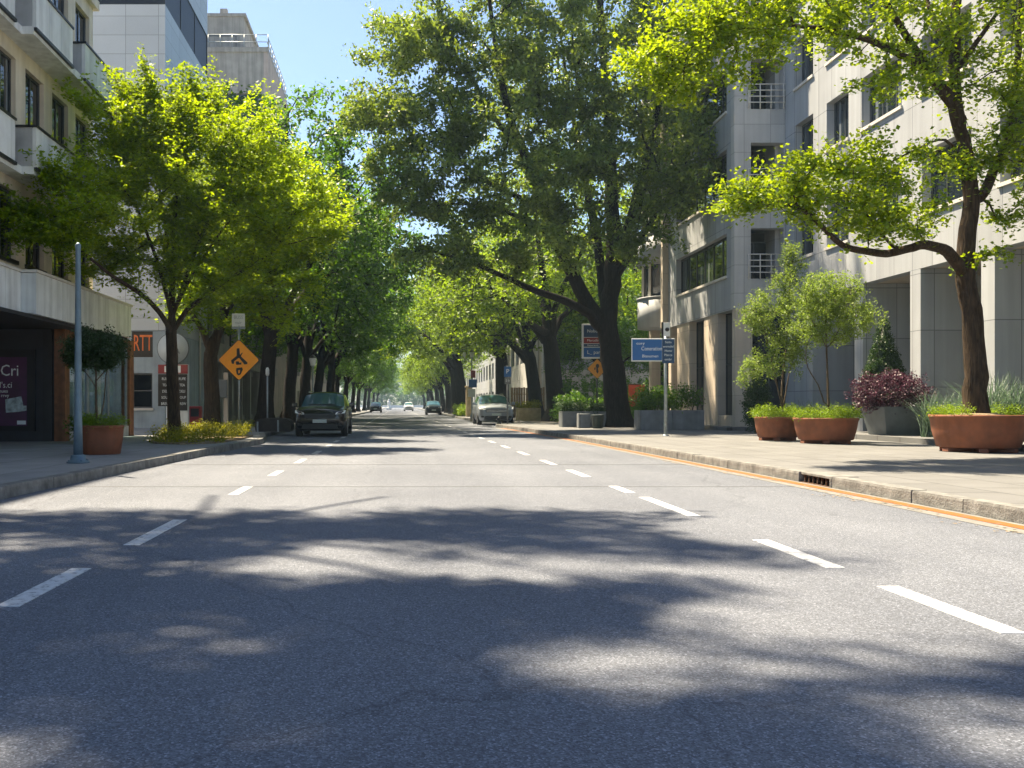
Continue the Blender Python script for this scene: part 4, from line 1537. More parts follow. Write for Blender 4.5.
lobes = lobes_px(X0, Y0, Z0, [
    (640, 60, 24, 22, -2.6, .7, 24), (690, 42, 50, 40, -2.6, 1.0, 70), (680, 85, 28, 20, -2.6, .7, 24), (745, 40, 55, 42, -2.4, 1.0, 70), (800, 14, 60, 30, -1.8, 1.2, 50), (850, 22, 45, 28, -1.4, 1.2, 34),
    (870, 85, 30, 12, -1.4, .7, 10), (905, 30, 46, 40, -1, 1.3, 40), (905, 82, 34, 18, -1, .9, 16),
    (760, 188, 40, 18, -2.0, .8, 36), (735, 202, 22, 14, -2.2, .6, 18), (810, 175, 46, 24, -1.8, .9, 46), (850, 160, 44, 26, -1.6, .9, 46), (830, 210, 48, 20, -2, .8, 42), (880, 195, 40, 26, -1.4, .9, 40), (915, 215, 34, 20, -.8, .7, 26),
    (870, 232, 40, 10, -1.4, .6, 18), (925, 160, 24, 20, -.8, .7, 18),
    (985, 40, 50, 60, -.6, 1.4, 80), (1010, 120, 40, 45, -.2, 1.2, 60), (985, 165, 24, 26, -.4, .8, 28), (1010, 215, 20, 12, -.2, .6, 14), (1060, 60, 50, 80, .2, 1.6, 90), (1050, 170, 34, 30, 0, 1, 40),
    (860, -50, 120, 45, -.5, 1.8, 120), (740, -30, 80, 30, -2, 1.2, 60), (970, -90, 100, 50, 0, 2.2, 120), (900, -20, 70, 40, 2.0, 1.0, 60), (990, 255, 14, 10, -.4, .5, 8)])
plant_tree('tub_tree', 'bright yellow-green tree with a long bent limb growing from a terracotta tub', 'tree', (X0, Y0, Z0),
           tree_meshes('maple', limbs, lobes, 31, 'lime_b', 'bark_brown', .22, 23, (.21, .15, .065), .095, 1.7, step=.25, rmin=.006, up=.55, lift=.05, extra=1, aspect=.8, outward=.5, dirup=.1, flare=.2, flare_h=.15))

# ---------------------------------------------------------------- rows of street trees
big = [street_tree(101, 17.5, 6.8, 4.2, .42, 'deep', n=500, per=64, size=.25, lean=(1.2, 0)),
       street_tree(102, 16.0, 6.6, 4.4, .40, 'deep', n=470, per=64, size=.25, lean=(1.4, .6))]
mid = [street_tree(103, 15.5, 6.6, 4.6, .55, 'mid', n=520, per=52, size=.24, lean=(-2.2, 0)),
       street_tree(104, 17.0, 7.0, 5.0, .60, 'mid', n=540, per=52, size=.24, lean=(-2.0, -.6))]
left_row = [(44.5, -6.7, 0, 0), (53, -6.6, 1, .4), (62, -6.6, 0, 1.0), (72, -6.7, 1, -.5), (83, -6.6, 0, .3), (95, -6.7, 1, .9), (108, -6.6, 0, -.7),
            (124, -6.6, 1, .2), (142, -6.7, 0, .6), (165, -6.6, 1, 0), (190, -6.7, 0, -.4), (220, -6.6, 1, .5), (255, -6.6, 0, .2)]
for i, (y, x, k, rz) in enumerate(left_row):
    if i == 0:
        lab = 'tall deep green tree rising just behind the forked yellow-green tree'
    elif i == 1:
        lab = 'dark green tree whose trunk stands just behind the parked black SUV'
    elif i < 6:
        lab = 'dark green tree in the left row between black SUV and far dark car'
    else:
        lab = 'small hazy green tree at the far end of the left row'
    plant_tree('street_tree', lab, 'tree', (x, y, .15), big[k], rz, .98 if i == 0 else .98 if i < 5 else .80, 'dark trees along the left pavement')
right_row = [(58, 10.1, 1, .3, 1.0), (64, 9.75, 0, -.4, .95), (73, 8.4, 1, .8, 1.0), (92, 6.5, 0, .0, 1.12), (106, 6.7, 1, .5, 1.0), (122, 6.7, 0, .9, .85),
             (140, 6.8, 0, -.5, .78), (160, 6.8, 1, .3, .78), (184, 6.8, 0, .0, .78), (212, 6.8, 1, .7, .78), (245, 6.8, 0, .3, .78)]
labs = ['tree with a thick dark trunk directly left of the great tree by the direction board',
        'tree with slightly leaning trunk just right of the pale fluted corner building',
        'tree whose dark trunk rises behind the silver SUV and blue parking sign',
        'tree with a broad dark trunk and arching limb left of the silver SUV']
for i, (y, x, k, rz, s) in enumerate(right_row):
    lab = labs[i] if i < 4 else 'yellow-green arching tree in the far right row beyond the silver SUV' if i < 8 else 'small hazy tree at the far end of the right row'
    plant_tree('street_tree', lab, 'tree', (x, y, .15), mid[k], rz, s, 'light green trees along the right pavement')
for x, y, sc, rz, lab in ((14.2, 62, .62, 1.0, 'small garden tree behind the direction board, against the shaded end wall'), (19.5, 66, .7, 2.2, 'garden tree seen behind the great tree, left of the round bay')):
    plant_tree('garden_tree', lab, 'tree', (x, y, .15), big[0], rz, sc)
for i, (x, y, k, s, rz) in enumerate([(-22, 420, 0, 1.5, 0), (-9, 445, 1, 1.35, 1), (3, 455, 0, 1.25, 2), (14, 440, 1, 1.4, 3), (26, 420, 0, 1.5, 4), (-34, 430, 1, 1.5, 5), (38, 430, 1, 1.5, .4)]):
    plant_tree('park_tree', 'blue-hazed dark tree closing the far end of the street', 'tree', (x, y, 0), big[k], rz, s, 'trees closing the street')
# unseen trees on the left pavement, crowns shaped to shade the near road
KX, KY = -SUN_DIR.x / SUN_DIR.z, -SUN_DIR.y / SUN_DIR.z
SUN_PATCHES = [(.4, 6.6, 2.3, .50), (-.95, 4.62, .55, .34), (1.1, 4.1, .85, .48), (2.8, 5.1, 1.4, .75), (-.1, 7.8, .8, .2), (2.3, 3.2, .5, .35), (-1.5, 3.1, .35, .25), (3.3, 8.6, .9, .8)]


def cut_sun_patches(x0, y0):
    # leaves dropped where their shadow would cover the chosen sunlit road patches
    def f(C, r):
        gx = C[:, 0] + x0 + (C[:, 2] + .15) * KX
        gy = C[:, 1] + y0 + (C[:, 2] + .15) * KY
        ok = (gy < 10.1 + .25 * np.sin(gx * 2.1)) & (gx < 3.9)
        for (cx, cy, rx, ry) in SUN_PATCHES:
            d = ((gx - cx) / (rx + .12)) ** 2 + ((gy - cy) / (ry + .17)) ** 2
            ok &= d > r.uniform(.85, 1.1, len(gx))
        return ok
    return f


for (x0, y0, sd, ln, lab) in ((-7.7, 12.3, 105, (2.6, .6), 'street tree on the left pavement just beyond the viewer, out of view, crown shaped for the road shade'), (-7.7, 7.9, 107, (2.4, .2), 'street tree on the left pavement level with the viewer, out of view, crown shaped for the road shade')):
    ms = street_tree(sd, 18.0, 5.0, 11.4, .20, 'deep', n=760, per=56, size=.2, lean=ln, forks=7, keep_leaf=cut_sun_patches(x0, y0), spread=(.30, .28, .12))
    plant_tree('street_tree', lab, 'tree', (x0, y0, .15), ms, 0, 1, 'trees shading the near road')


# ---------------------------------------------------------------- small plants
def leafy(name, parent, m, C, D, per, spread, size, seed, up=.5, aspect=.55):
    me = leaves(name, np.array(C, float), np.array(D, float), per, spread, size, m, np.random.default_rng(seed), up, aspect)
    return link(bpy.data.objects.new(name, me), parent)


def blob(c, rad, n, seed, shell=.6):
    r = np.random.default_rng(seed)
    P, _ = lobe_points([(c, rad, n)], r, shell)
    return P, unit(P - np.array(c))


def blades(name, parent, m, centres, n, length, seed, width=.012, spreadr=.25, lean=.55):
    """arching grass blades, three faces each"""
    r = np.random.default_rng(seed)
    V, Q, t = [], [], []
    cs = np.array(centres, float)
    for i in range(n):
        c = cs[r.integers(len(cs))] + np.append(r.normal(size=2) * spreadr * .4, 0)
        a = r.uniform(0, 6.28)
        o = np.array([math.cos(a), math.sin(a), 0])
        s_ = np.array([-o[1], o[0], 0]) * width
        L = length * r.uniform(.6, 1.15)
        k = lean * r.uniform(.3, 1.3)
        b = len(V)
        for j, f in enumerate((0, .4, .75, 1)):
            p = c + o * L * k * f ** 1.8 + np.array([0, 0, L * (f - .35 * k * f * f)])
            w = (1, .9, .6, .1)[j]
            V += [p - s_ * w, p + s_ * w]
        Q += [(b, b + 1, b + 3, b + 2), (b + 2, b + 3, b + 5, b + 4), (b + 4, b + 5, b + 7, b + 6)]
        t += [r.uniform(.2, .9)] * 3
    return link(bpy.data.objects.new(name, np_mesh(name, np.array(V), np.array(Q), m, np.array(t))), parent)


def tub(name, label, loc, R, h, foot, m='terracotta', seg=40, taper=.84, group=None):
    t = thing(name, label, 'planter', loc, 0, group)
    mb = MB()
    e = .0 if not foot else .10
    mb.lathe([(R * taper * .97, e), (R * taper, e + .02), (R * (taper + .09), e + (h - e) * .5), (R * .975, h - .07), (R * .985, h - .065), (R, h - .055), (R, h - .005), (R * .985, h), (R * .93, h), (R * .92, h - .10), (.02, h - .09)], 0, 0, seg)
    mb.build('pot', m, t)
    if foot:
        mb = MB()
        for a in range(3):
            mt = Matrix.Rotation(a * math.pi / 3 + .1, 4, 'Z')
            mb.box(-R * taper * .97, R * taper * .97, -.10, .10, 0, .099, .012, mt) if a == 0 else mb.box(-R * taper * .95, R * taper * .95, -.09, .09, 0.001 * a, .098 - .001 * a, .012, mt)
        mb.build('foot', 'terracotta_dark', t)
    mb = MB()
    mb.lathe([(R * .915, h - .07), (R * .5, h - .03), (.02, h)], 0, 0, 20)
    mb.build('soil', 'soil', t)
    return t


def fringe(parent, R, h, seed, m='fringe', n=90, per=26, hh=.16, skip=None, size=.05):
    r = np.random.default_rng(seed)
    C, D = [], []
    for i in range(n):
        a = r.uniform(0, 6.28)
        q = R * math.sqrt(r.uniform(.1, 1.06))
        if skip and skip(a, q):
            continue
        C.append((q * math.cos(a), q * math.sin(a), h + hh * r.uniform(.1, .9) * (1.15 - (q / R) ** 3 * .5)))
        D.append((math.cos(a) * q / R, math.sin(a) * q / R, .5))
    return leafy('fringe_plant', parent, m, C, D, per, (.09, .07, .06), size, seed, .4, .4)


for i, (x, y, sx, h) in enumerate([(-22, 405, 10, 9), (-8, 410, 8, 10), (6, 411, 8, 9), (22, 405, 10, 11)]):
    o = thing('bush', 'blue-hazed thicket below the trees that close the street', 'bush', (x, y, 0), 0, 'thickets closing the street')
    P, D = blob((0, 0, h * .45), (sx, 2.5, h * .55), 260, 300 + i, .5)
    me = leaves('foliage', P, D, 30, (.7, .6, .4), .55, 'deep', np.random.default_rng(310 + i), .4)
    link(bpy.data.objects.new('foliage', me), o)
    mb = MB()
    for k in range(5):
        mb.tube([(sx * (k - 2) * .3, 0, 0), (sx * (k - 2) * .36, .2, h * .7)], [.14, .03], 5)
    mb.build('stems', 'bark_dark', o)

# near right tub with its tree
t = tub('tub', 'largest terracotta tub, on flat feet, holding the tree with the bent limb', (13.03, 20.3, .15), .97, .83, True, group='terracotta tubs')
mb = MB()
mb.lathe([(.75, .80), (.4, .86), (.05, .88)], 0, 0, 18)
mb.build('mulch', 'mulch', t)
fr_ = thing('tub_plants', 'bright green leafy fringe round the rim of the largest terracotta tub', 'plant', (13.03, 20.3, .15))
fringe(fr_, .93, .84, 41, n=230, per=26, hh=.18, skip=lambda a, q: (math.sin(a) < -.75 and q > .2) or q < .5)

# two terracotta tubs with airy shrubs
for i, (x, y, R, lab, lab2, lab3, seed) in enumerate([
        (11.2, 26.7, .66, 'smaller terracotta tub, left of the pair with airy shrubs', 'tall airy light-green shrub with bare lower stems in the left tub of the pair', 'yellow-green mound of small leaves in the left tub of the pair', 51),
        (11.68, 24.7, .83, 'medium terracotta tub, right of the pair with airy shrubs', 'round-headed airy shrub on thin trunks in the right tub of the pair', 'yellow-green mound of small leaves in the right tub of the pair', 61)]):
    t = tub('tub', lab, (x, y, .15), R, .70, True, group='terracotta tubs')
    fr_ = thing('mound_plant', lab3, 'plant', (x, y, .15))
    fringe(fr_, R * 1.0, .70, seed, n=210, per=26, hh=.30, size=.055)
    Y0, X0, Z0 = y, x, .80
    Lp = lambda pts, a=0, b=0: limb_px(X0, Y0, Z0, pts, a, b)
    if i == 0:
        limbs = [(Lp([(783, 412), (782, 385), (786, 350), (788, 320), (790, 280), (794, 255)]), .035, .012),
                 (Lp([(783, 412), (776, 380), (768, 345), (760, 310)], 0, -.3), .022, .008), (Lp([(783, 408), (790, 370), (800, 330), (806, 300)], 0, .3), .02, .008),
                 (Lp([(782, 400), (772, 375), (758, 365)], 0, -.3), .015, .006)]
        lobes = lobes_px(X0, Y0, Z0, [(793, 262, 13, 22, 0, .4, 40), (790, 290, 24, 22, 0, .6, 60), (770, 310, 26, 26, -.2, .6, 75), (755, 318, 16, 16, -.3, .5, 28), (795, 325, 26, 34, 0, .6, 80),
                                      (762, 362, 22, 16, -.3, .5, 45), (782, 350, 22, 20, -.1, .5, 45), (748, 378, 8, 8, -.3, .3, 8), (800, 360, 12, 16, 0, .4, 20)])
    else:
        limbs = [(Lp([(829, 412), (828, 390), (827, 360), (826, 335), (826, 300)]), .035, .012),
                 (Lp([(826, 408), (818, 385), (808, 368), (806, 350), (812, 335)], 0, -.2), .02, .008), (Lp([(827, 350), (842, 325), (855, 305)], 0, .2), .015, .006),
                 (Lp([(826, 345), (812, 320), (805, 295)], 0, -.2), .015, .006), (Lp([(828, 345), (850, 330), (868, 320)], 0, .2), .012, .005)]
        lobes = lobes_px(X0, Y0, Z0, [(822, 292, 26, 22, 0, .6, 80), (845, 300, 22, 26, 0, .6, 60), (812, 318, 24, 24, 0, .6, 60), (838, 328, 26, 16, 0, .6, 45), (825, 310, 36, 34, .2, .7, 80),
                                      (868, 318, 13, 16, .2, .4, 24), (856, 325, 14, 14, 0, .4, 16)])
    plant_tree('airy_shrub', lab2, 'shrub', (x, y, .80),
               tree_meshes('shrub', limbs, lobes, seed + 3, 'grey_green', 'bark_thin', .03, 24, (.10, .08, .06), .062, .55, step=.14, rmin=.004, up=.35, extra=1, shell=.3))

# slate planter with purple bush; cone tree and grasses behind
t = thing('square_planter', 'tapered slate-grey square planter under the purple bush', 'planter', (14.95, 27.2, .30), .0)
mb = MB()
a, b_ = .70, .52
v = [(-b_, -b_, 0), (b_, -b_, 0), (b_, b_, 0), (-b_, b_, 0), (-a, -a, .85), (a, -a, .85), (a, a, .85), (-a, a, .85), (-a + .06, -a + .06, .85), (a - .06, -a + .06, .85), (a - .06, a - .06, .85), (-a + .06, a - .06, .85), (-a + .1, -a + .1, .75), (a - .1, -a + .1, .75), (a - .1, a - .1, .75), (-a + .1, a - .1, .75)]
f = [(3, 2, 1, 0)] + [(k * 4 + i, k * 4 + (i + 1) % 4, k * 4 + 4 + (i + 1) % 4, k * 4 + 4 + i) for k in range(3) for i in range(4)] + [(12, 13, 14, 15)]
mb.add(v, f)
mb.build('box', 'slate', t)
o = thing('purple_bush', 'dome of dark purple-pink flowering bush in the slate planter', 'shrub', (14.9, 27.2, 1.05))
P, D = blob((-.1, 0, .48), (.98, .85, .62), 420, 71, .75)
k = P[:, 2] > .0
leafy('foliage', o, 'purple', P[k], D[k], 30, (.09, .09, .07), .065, 72, .3, .7)
mb = MB()
for i in range(7):
    a = i * .9
    mb.tube([(0, 0, -.25), (.25 * math.cos(a), .25 * math.sin(a), .1), (.6 * math.cos(a), .6 * math.sin(a), .6)], [.03, .02, .008], 5)
mb.build('stems', 'bark_thin', o)


def round_pot(parent, R, h, m):
    mb = MB()
    mb.lathe([(R * .75, 0), (R, h - .05), (R, h), (R * .9, h), (R * .88, h - .08), (.02, h - .07)], 0, 0, 24)
    mb.build('pot', m, parent)


o = thing('cone_tree', 'dark clipped cone topiary rising behind the purple bush', 'topiary', (15.75, 29.3, .30))
round_pot(o, .42, .55, 'slate')
r = np.random.default_rng(81)
zz = 1 - np.sqrt(r.uniform(0, 1, 620))
aa = r.uniform(0, 6.28, 620)
rr = (1 - zz) * .92 + .02
P = np.stack([rr * np.cos(aa), rr * np.sin(aa), .55 + zz * 3.3], 1)
P[:, :2] *= r.uniform(.86, 1.06, 620)[:, None]
leafy('foliage', o, 'topiary', P, unit(np.stack([np.cos(aa), np.sin(aa), np.full(620, .5)], 1)), 34, (.05, .06, .05), .055, 82, .3, .6)
mb = MB()
mb.tube([(0, 0, .4), (0, 0, 2.9)], [.05, .01], 6)
mb.lathe([(.75, .62), (.6, 1.2), (.3, 2.4), (.02, 3.5)], 0, 0, 14)
mb.build('stem', 'topiary', o)
o = thing('dark_shrub', 'slender almost black shrub at the corner of the office building, behind the left tub', 'shrub', (13.2, 33.3, .15))
P, D = blob((0, 0, 1.05), (.42, .42, 1.05), 300, 83, .6)
leafy('foliage', o, 'topiary', P, D, 26, (.09, .08, .06), .07, 84, .3)
mb = MB()
mb.tube([(0, 0, 0), (0.02, 0, 1), (0, 0, 1.9)], [.05, .04, .01], 6)
mb.build('stem', 'bark_thin', o)
for i, (x, y, n, ln, lab, s_, w) in enumerate([
        (15.6, 25.3, 520, 1.35, 'low clump of blue-grey arching grass between the slate planter and the largest tub', 85, .9),
        (15.5, 22.7, 620, 1.75, 'tall clump of blue-grey arching grass at the right edge behind the largest tub', 86, .9),
        (14.6, 31.8, 260, 1.1, 'pale grey-green spiky grass behind the right tub of the pair', 87, .5)]):
    o = thing('ornamental_grass', lab, 'grass clump', (x, y, .30))
    blades('blades', o, 'blue_grass', [(w * (k - 2) * .4, .12 * math.sin(k * 2), .0) for k in range(5)], n, ln, s_, .014)
    r = np.random.default_rng(s_)
    mb = MB()
    mb.lathe([(.5 * w + .2, 0), (.3, .12), (.02, .18)], 0, 0, 12)
    mb.build('crown_base', 'blue_grass', o)

# left tub and clipped ball tree
t = tub('tub', 'terracotta tub in the shade beside the blue-grey post', (-6.4, 19.3, .15), .47, .62, False, group='terracotta tubs')
o = thing('mound_plant', 'green leafy mound in the left terracotta tub', 'plant', (-6.4, 19.3, .15))
fringe(o, .46, .60, 91, m='mid', n=120, per=26, hh=.2)
Y0, X0, Z0 = 19.3, -6.4, .7
Lp = lambda pts, a=0, b=0: limb_px(X0, Y0, Z0, pts, a, b)
limbs = [(Lp([(97, 425), (96, 400), (96, 375), (95, 350)]), .035, .015), (Lp([(99, 425), (104, 400), (106, 375), (112, 355)], 0, .2), .02, .01),
         (Lp([(96, 385), (85, 372), (76, 360)], 0, -.1), .016, .007), (Lp([(96, 380), (108, 368), (118, 355)], 0, .1), .016, .007)]
lobes = lobes_px(X0, Y0, Z0, [(95, 346, 26, 18, 0, .55, 190), (82, 352, 18, 15, 0, .4, 60), (110, 352, 16, 15, 0, .4, 60), (95, 360, 26, 9, 0, .4, 60)])
plant_tree('ball_tree', 'clipped dark ball-headed tree on thin stems in the left tub', 'topiary', (X0, Y0, Z0),
           tree_meshes('ball', limbs, lobes, 92, 'topiary', 'bark_thin', .03, 34, (.07, .07, .05), .055, .9, step=.12, rmin=.005, up=.35, extra=1, shell=.4))
o = thing('leafy_plant', 'small leafy plant in the shade by the timber post of the shop', 'plant', (-8.7, 24.6, .15))
P, D = blob((0, 0, .4), (.35, .3, .38), 90, 93, .3)
leafy('foliage', o, 'deep', P, D, 26, (.09, .08, .05), .08, 94, .4)

# planting bed with yellow-green ground cover
mb = MB()
poly = [(-5.0, 24.4), (-4.78, 27), (-4.95, 30.3), (-5.6, 31.6), (-6.6, 31), (-7.3, 28.5), (-7.25, 26), (-6.7, 24.4), (-5.8, 23.8)]
mb.prism([(x, y) for x, y in poly], .151, .19, 'z')
o = structure('planting_bed', mb, 'mulch')
r = np.random.default_rng(95)
C = []
cx, cy = -6.2, 27.3
while len(C) < 330:
    x, y = r.uniform(-7.9, -4.6), r.uniform(21.8, 33)
    ok = False
    j = len(poly) - 1
    for i in range(len(poly)):
        if ((poly[i][1] > y) != (poly[j][1] > y)) and x < (poly[j][0] - poly[i][0]) * (y - poly[i][1]) / (poly[j][1] - poly[i][1]) + poly[i][0]:
            ok = not ok
        j = i
    if ok and (math.hypot(x + 6.75, y - 27) > .3):
        C.append((x, y, .22 + abs(r.normal()) * .10 + (.10 if y > 26 else 0)))
C = np.array(C)
me = leaves('ground_cover', C, np.tile([[0, 0, 1.0]], (len(C), 1)), 44, (.07, .13, .10), .06, 'yellow_cover', r, .35, .45)
o = link(bpy.data.objects.new('ground_cover', me))
tag(o, 'yellow-green flowering ground cover round the foot of the near left tree', 'ground cover', kind='stuff')
# fallen leaves and litter on the right kerb side and round the great tree
C = np.stack([r.uniform(8.2, 13.5, 140), r.uniform(41, 62, 140), np.full(140, .165)], 1)
me = leaves('leaf_litter', C, np.tile([[0, 1.0, 0]], (len(C), 1)), 16, (.3, .3, .004), .09, 'mulch', r, .9, .6)
o = link(bpy.data.objects.new('leaf_litter', me))
tag(o, 'dry leaf litter round the big tree trunks on the right pavement', 'leaf litter', kind='stuff')
C = np.stack([6.0 - np.abs(r.normal(size=90)) * .18, r.uniform(7, 40, 90), np.full(90, .014)], 1)
me = leaves('fallen_leaves', C, np.tile([[0, 1.0, 0]], (len(C), 1)), 10, (.35, .07, .003), .05, 'mulch', r, .92, .6)
o = link(bpy.data.objects.new('fallen_leaves', me))
tag(o, 'dry fallen leaves in the right-hand gutter', 'fallen leaves', kind='stuff')


# box planters, hedges and bushes on the right
def hedge(name, label, loc, sx, sy, h, m, seed, n=260, per=26, size=.1, cat='hedge', wild=.12, group=None):
    o = thing(name, label, cat, loc, 0, group)
    r = np.random.default_rng(seed)
    P = np.stack([r.uniform(-sx, sx, n), r.uniform(-sy, sy, n), h * np.sqrt(r.uniform(.03, 1, n))], 1)
    P[:, 2] += wild * r.normal(size=n) * (P[:, 2] > .5 * h)
    leafy('foliage', o, m, P, unit(P - np.array([0, 0, -.2])), per, (.14, .12, .08), size, seed + 1, .4)
    mb = MB()
    for k in range(5):
        x = -sx * .8 + sx * .4 * k
        mb.tube([(x, 0, 0), (x + .1, .05, h * .5), (x + .05, -.05, h * .85)], [.03, .02, .008], 5)
    mb.build('stems', 'bark_thin', o)
    return o


def box_planter(label, loc, sx, sy, h, m='planter_grey', panels=2):
    t = thing('box_planter', label, 'planter', loc)
    mb = MB()
    w = 2 * sx / panels
    for k in range(panels):
        mb.box(-sx + k * w + .008, -sx + (k + 1) * w - .008, -sy, -sy + .08, 0, h, .012)
        mb.box(-sx + k * w + .008, -sx + (k + 1) * w - .008, sy - .08, sy, 0, h, .012)
    mb.box(-sx, -sx + .08, -sy + .083, sy - .083, 0, h - .002, .012)
    mb.box(sx - .08, sx, -sy + .083, sy - .083, 0, h - .002, .012)
    mb.build('panels', m, t)
    mb = MB()
    mb.box(-sx + .081, sx - .081, -sy + .081, sy - .081, .02, h - .09)
    mb.build('soil', 'soil', t)
    return t


box_planter('long grey concrete box planter right of the great tree trunk', (11.5, 38.5, .15), 1.35, .55, .83)
hedge('hedge', 'dark bushy shrubs filling the long grey planter behind the blue sign pole', (11.5, 38.5, .95), 1.25, .5, .75, 'deep', 201, n=260, wild=.2)
box_planter('small grey box planter left of the great tree, behind the dark bin', (8.75, 43.2, .15), 1.05, .5, .75, 'slate')
hedge('hedge', 'dark low shrub in the small grey planter behind the dark bin', (8.75, 43.2, .85), 1.0, .45, .35, 'topiary', 203, n=160, wild=.1)
hedge('bush', 'broad dark bush behind the small grey planter and the amber sign', (10.9, 49.5, .15), 2.4, 1.0, 1.3, 'deep', 205, n=380, size=.14, cat='bush', wild=.2)
hedge('bush', 'pale-flowering bush in the garden between the two right-hand buildings', (14.0, 58, .15), 3.6, 1.5, 2.4, 'deep', 207, n=420, size=.16, cat='bush', wild=.3)
t = box_planter('sandy stone block planter beside the silver SUV', (8.55, 60.0, .15), .75, .7, .85, 'stone_yellow', 1)
hedge('hedge', 'yellow-green plant on the sandy stone planter beside the silver SUV', (8.55, 60.0, .95), .65, .6, .3, 'yellow_cover', 209, n=90, wild=.06)
hedge('hedge', 'sunlit low green hedge along the kerb left of the silver SUV', (5.95, 86, .15), .55, 4.5, .9, 'fringe', 211, n=260, size=.14, wild=.1)
t = thing('brick_pillar', 'sandy brick gate pillar left of the silver SUV', 'pillar', (6.1, 80.2, .15))
mb = MB()
mb.box(-.22, .22, -.22, .22, 0, 2.6, .02)
mb.box(-.3, .3, -.3, .3, 2.601, 2.75, .02)
mb.build('shaft', 'stone_yellow', t)
t = thing('timber_fence', 'brown timber fence below the fluted corner building', 'fence', (9.6, 74.5, .15))
mb = MB()
for k in range(14):
    mb.box(-.4 + .2 * k, -.4 + .2 * k + .17, -.02, .02, 0, 2.5 + .03 * math.sin(k * 3), .006)
mb.build('boards', 'fence_wood', t)
mb = MB()
mb.box(-.4, 2.4, .021, .07, .5, .6)
mb.box(-.4, 2.4, .021, .07, 1.9, 2.0)
for x in (-.35, 1.0, 2.3):
    mb.box(x - .05, x + .05, .071, .17, 0, 2.5)
mb.build('rails', 'fence_wood', t)
for i in range(5):
    y = 97 + i * 6.5
    t = thing('garden_post', 'pale post of the row beneath the far right trees', 'post', (6.9, y, .15), 0, 'pale posts under the far right trees')
    mb = MB()
    mb.box(-.13, .13, -.13, .13, 0, 3.2, .02)
    mb.box(-.18, .18, -.18, .18, 3.201, 3.3, .02)
    mb.build('shaft', 'sill' if i % 2 == 0 else 'grey_metal', t)


# ---------------------------------------------------------------- street furniture, left
o = thing('lamp_post', 'tall blue-grey steel post on the near left pavement', 'post', (-5.83, 16.3, .15))
mb = MB()
mb.lathe([(.085, .12), (.068, .9), (.045, 3.86), (.05, 3.88), (.05, 3.95), (.02, 3.99)], 0, 0, 16)
mb.build('shaft', 'blue_metal', o)
mb = MB()
mb.lathe([(.20, 0), (.20, .03), (.14, .05), (.125, .14), (.11, .15)], 0, 0, 16)
for k in range(4):
    a = k * math.pi / 2 + .7
    mb.lathe([(.02, .03), (.02, .06)], .165 * math.cos(a), .165 * math.sin(a), 6)
mb.build('base_plate', 'blue_metal', o)


def diamond_sign(name, label, loc, half, m, post_h, post_m='grey_metal', glyph=0, cz=None):
    t = thing(name, label, 'sign', loc)
    mb = MB()
    mb.tube([(0, .04, 0), (0, .04, post_h)], .035, 8)
    mb.build('post', post_m, t)
    cz = cz or post_h - half
    rd = half * .10
    pts = []
    for k in range(4):
        a = k * math.pi / 2 - math.pi / 2
        c = Vector((math.cos(a), math.sin(a))) * (half - rd * 1.414)
        for j in range(5):
            b = a - math.pi / 4 + math.pi / 2 * j / 4
            pts.append((c[0] + rd * math.cos(b), cz + c[1] + rd * math.sin(b)))
    mb = MB()
    mb.prism([(x * 1.04, cz + (z - cz) * 1.04) for x, z in pts], -.004, .006)
    pl = mb.build('border', 'sign_black', t)
    mb = MB()
    mb.prism(pts, -.012, -.0045)
    mb.build('face', m, t)
    g = MB()
    S = half
    P_ = lambda q: [(x * S, cz + z * S) for x, z in q]
    if glyph == 0:
        g.prism(P_([(-.10, .56), (.03, .58), (.06, .25), (.14, .34), (.2, .36), (.10, .18), (.42, -.12), (.42, -.20), (.28, -.22), (.02, .10), (-.04, .08), (-.22, -.06), (-.24, -.2), (-.34, -.18), (-.38, -.02), (-.1, .2)]), -.018, -.0125)
        g.prism(P_([(-.16, -.08), (-.02, -.06), (.05, -.16), (.12, -.10), (.13, -.22), (-.12, -.24)]), -.018, -.0125)
        g.prism(P_([(-.12, -.40), (.16, -.36), (.2, -.46), (.10, -.70), (0, -.76), (-.1, -.70), (-.14, -.5)]), -.018, -.0125)
        mb = MB()
        mb.prism(P_([(-.02, -.5), (.06, -.5), (.04, -.64), (-.02, -.66)]), -.022, -.0185)
        gm = g.build('symbol', 'sign_black', t)
        mb.build('symbol_gap', m, gm)
    else:
        g.prism(P_([(-.06, .5), (.16, .46), (.2, .2), (.06, .05), (.14, -.3), (.02, -.5), (-.1, -.3), (-.1, .1), (-.16, .3)]), -.018, -.0125)
        g.prism(P_([(-.3, .12), (-.16, .16), (-.18, -.1), (-.3, -.12)]), -.018, -.0125)
        g.build('symbol', 'sign_black', t)
    return t


t = diamond_sign('warning_sign', 'large orange diamond warning sign with black symbol on the left pavement', (-5.46, 30.5, .15), .69, 'sign_orange', 3.75, 'grey_metal', 0, 2.575)
t = thing('plate_sign', 'small white plate with grey lettering, atop the orange warning sign post', 'sign', (-5.48, 30.56, 3.88))
mb = MB()
mb.box(-.22, .22, -.05, -.03, -.02, .42, .008)
mb.build('plate', 'sign_white', t)
mb = MB()
for x in (-.05, .05):
    mb.tube([(x, -.0, -.25), (x, -.0, .4)], .012, 6)
mb.box(-.23, .23, -.028, .0, -.10, -.03)
mb.build('bracket', 'grey_metal', t)
text('BUSS', .16, 'grey_metal', t, (0, -.052, .29), sx=.9)
text('nuir', .13, 'grey_metal', t, (0, -.052, .11), sx=1.1)

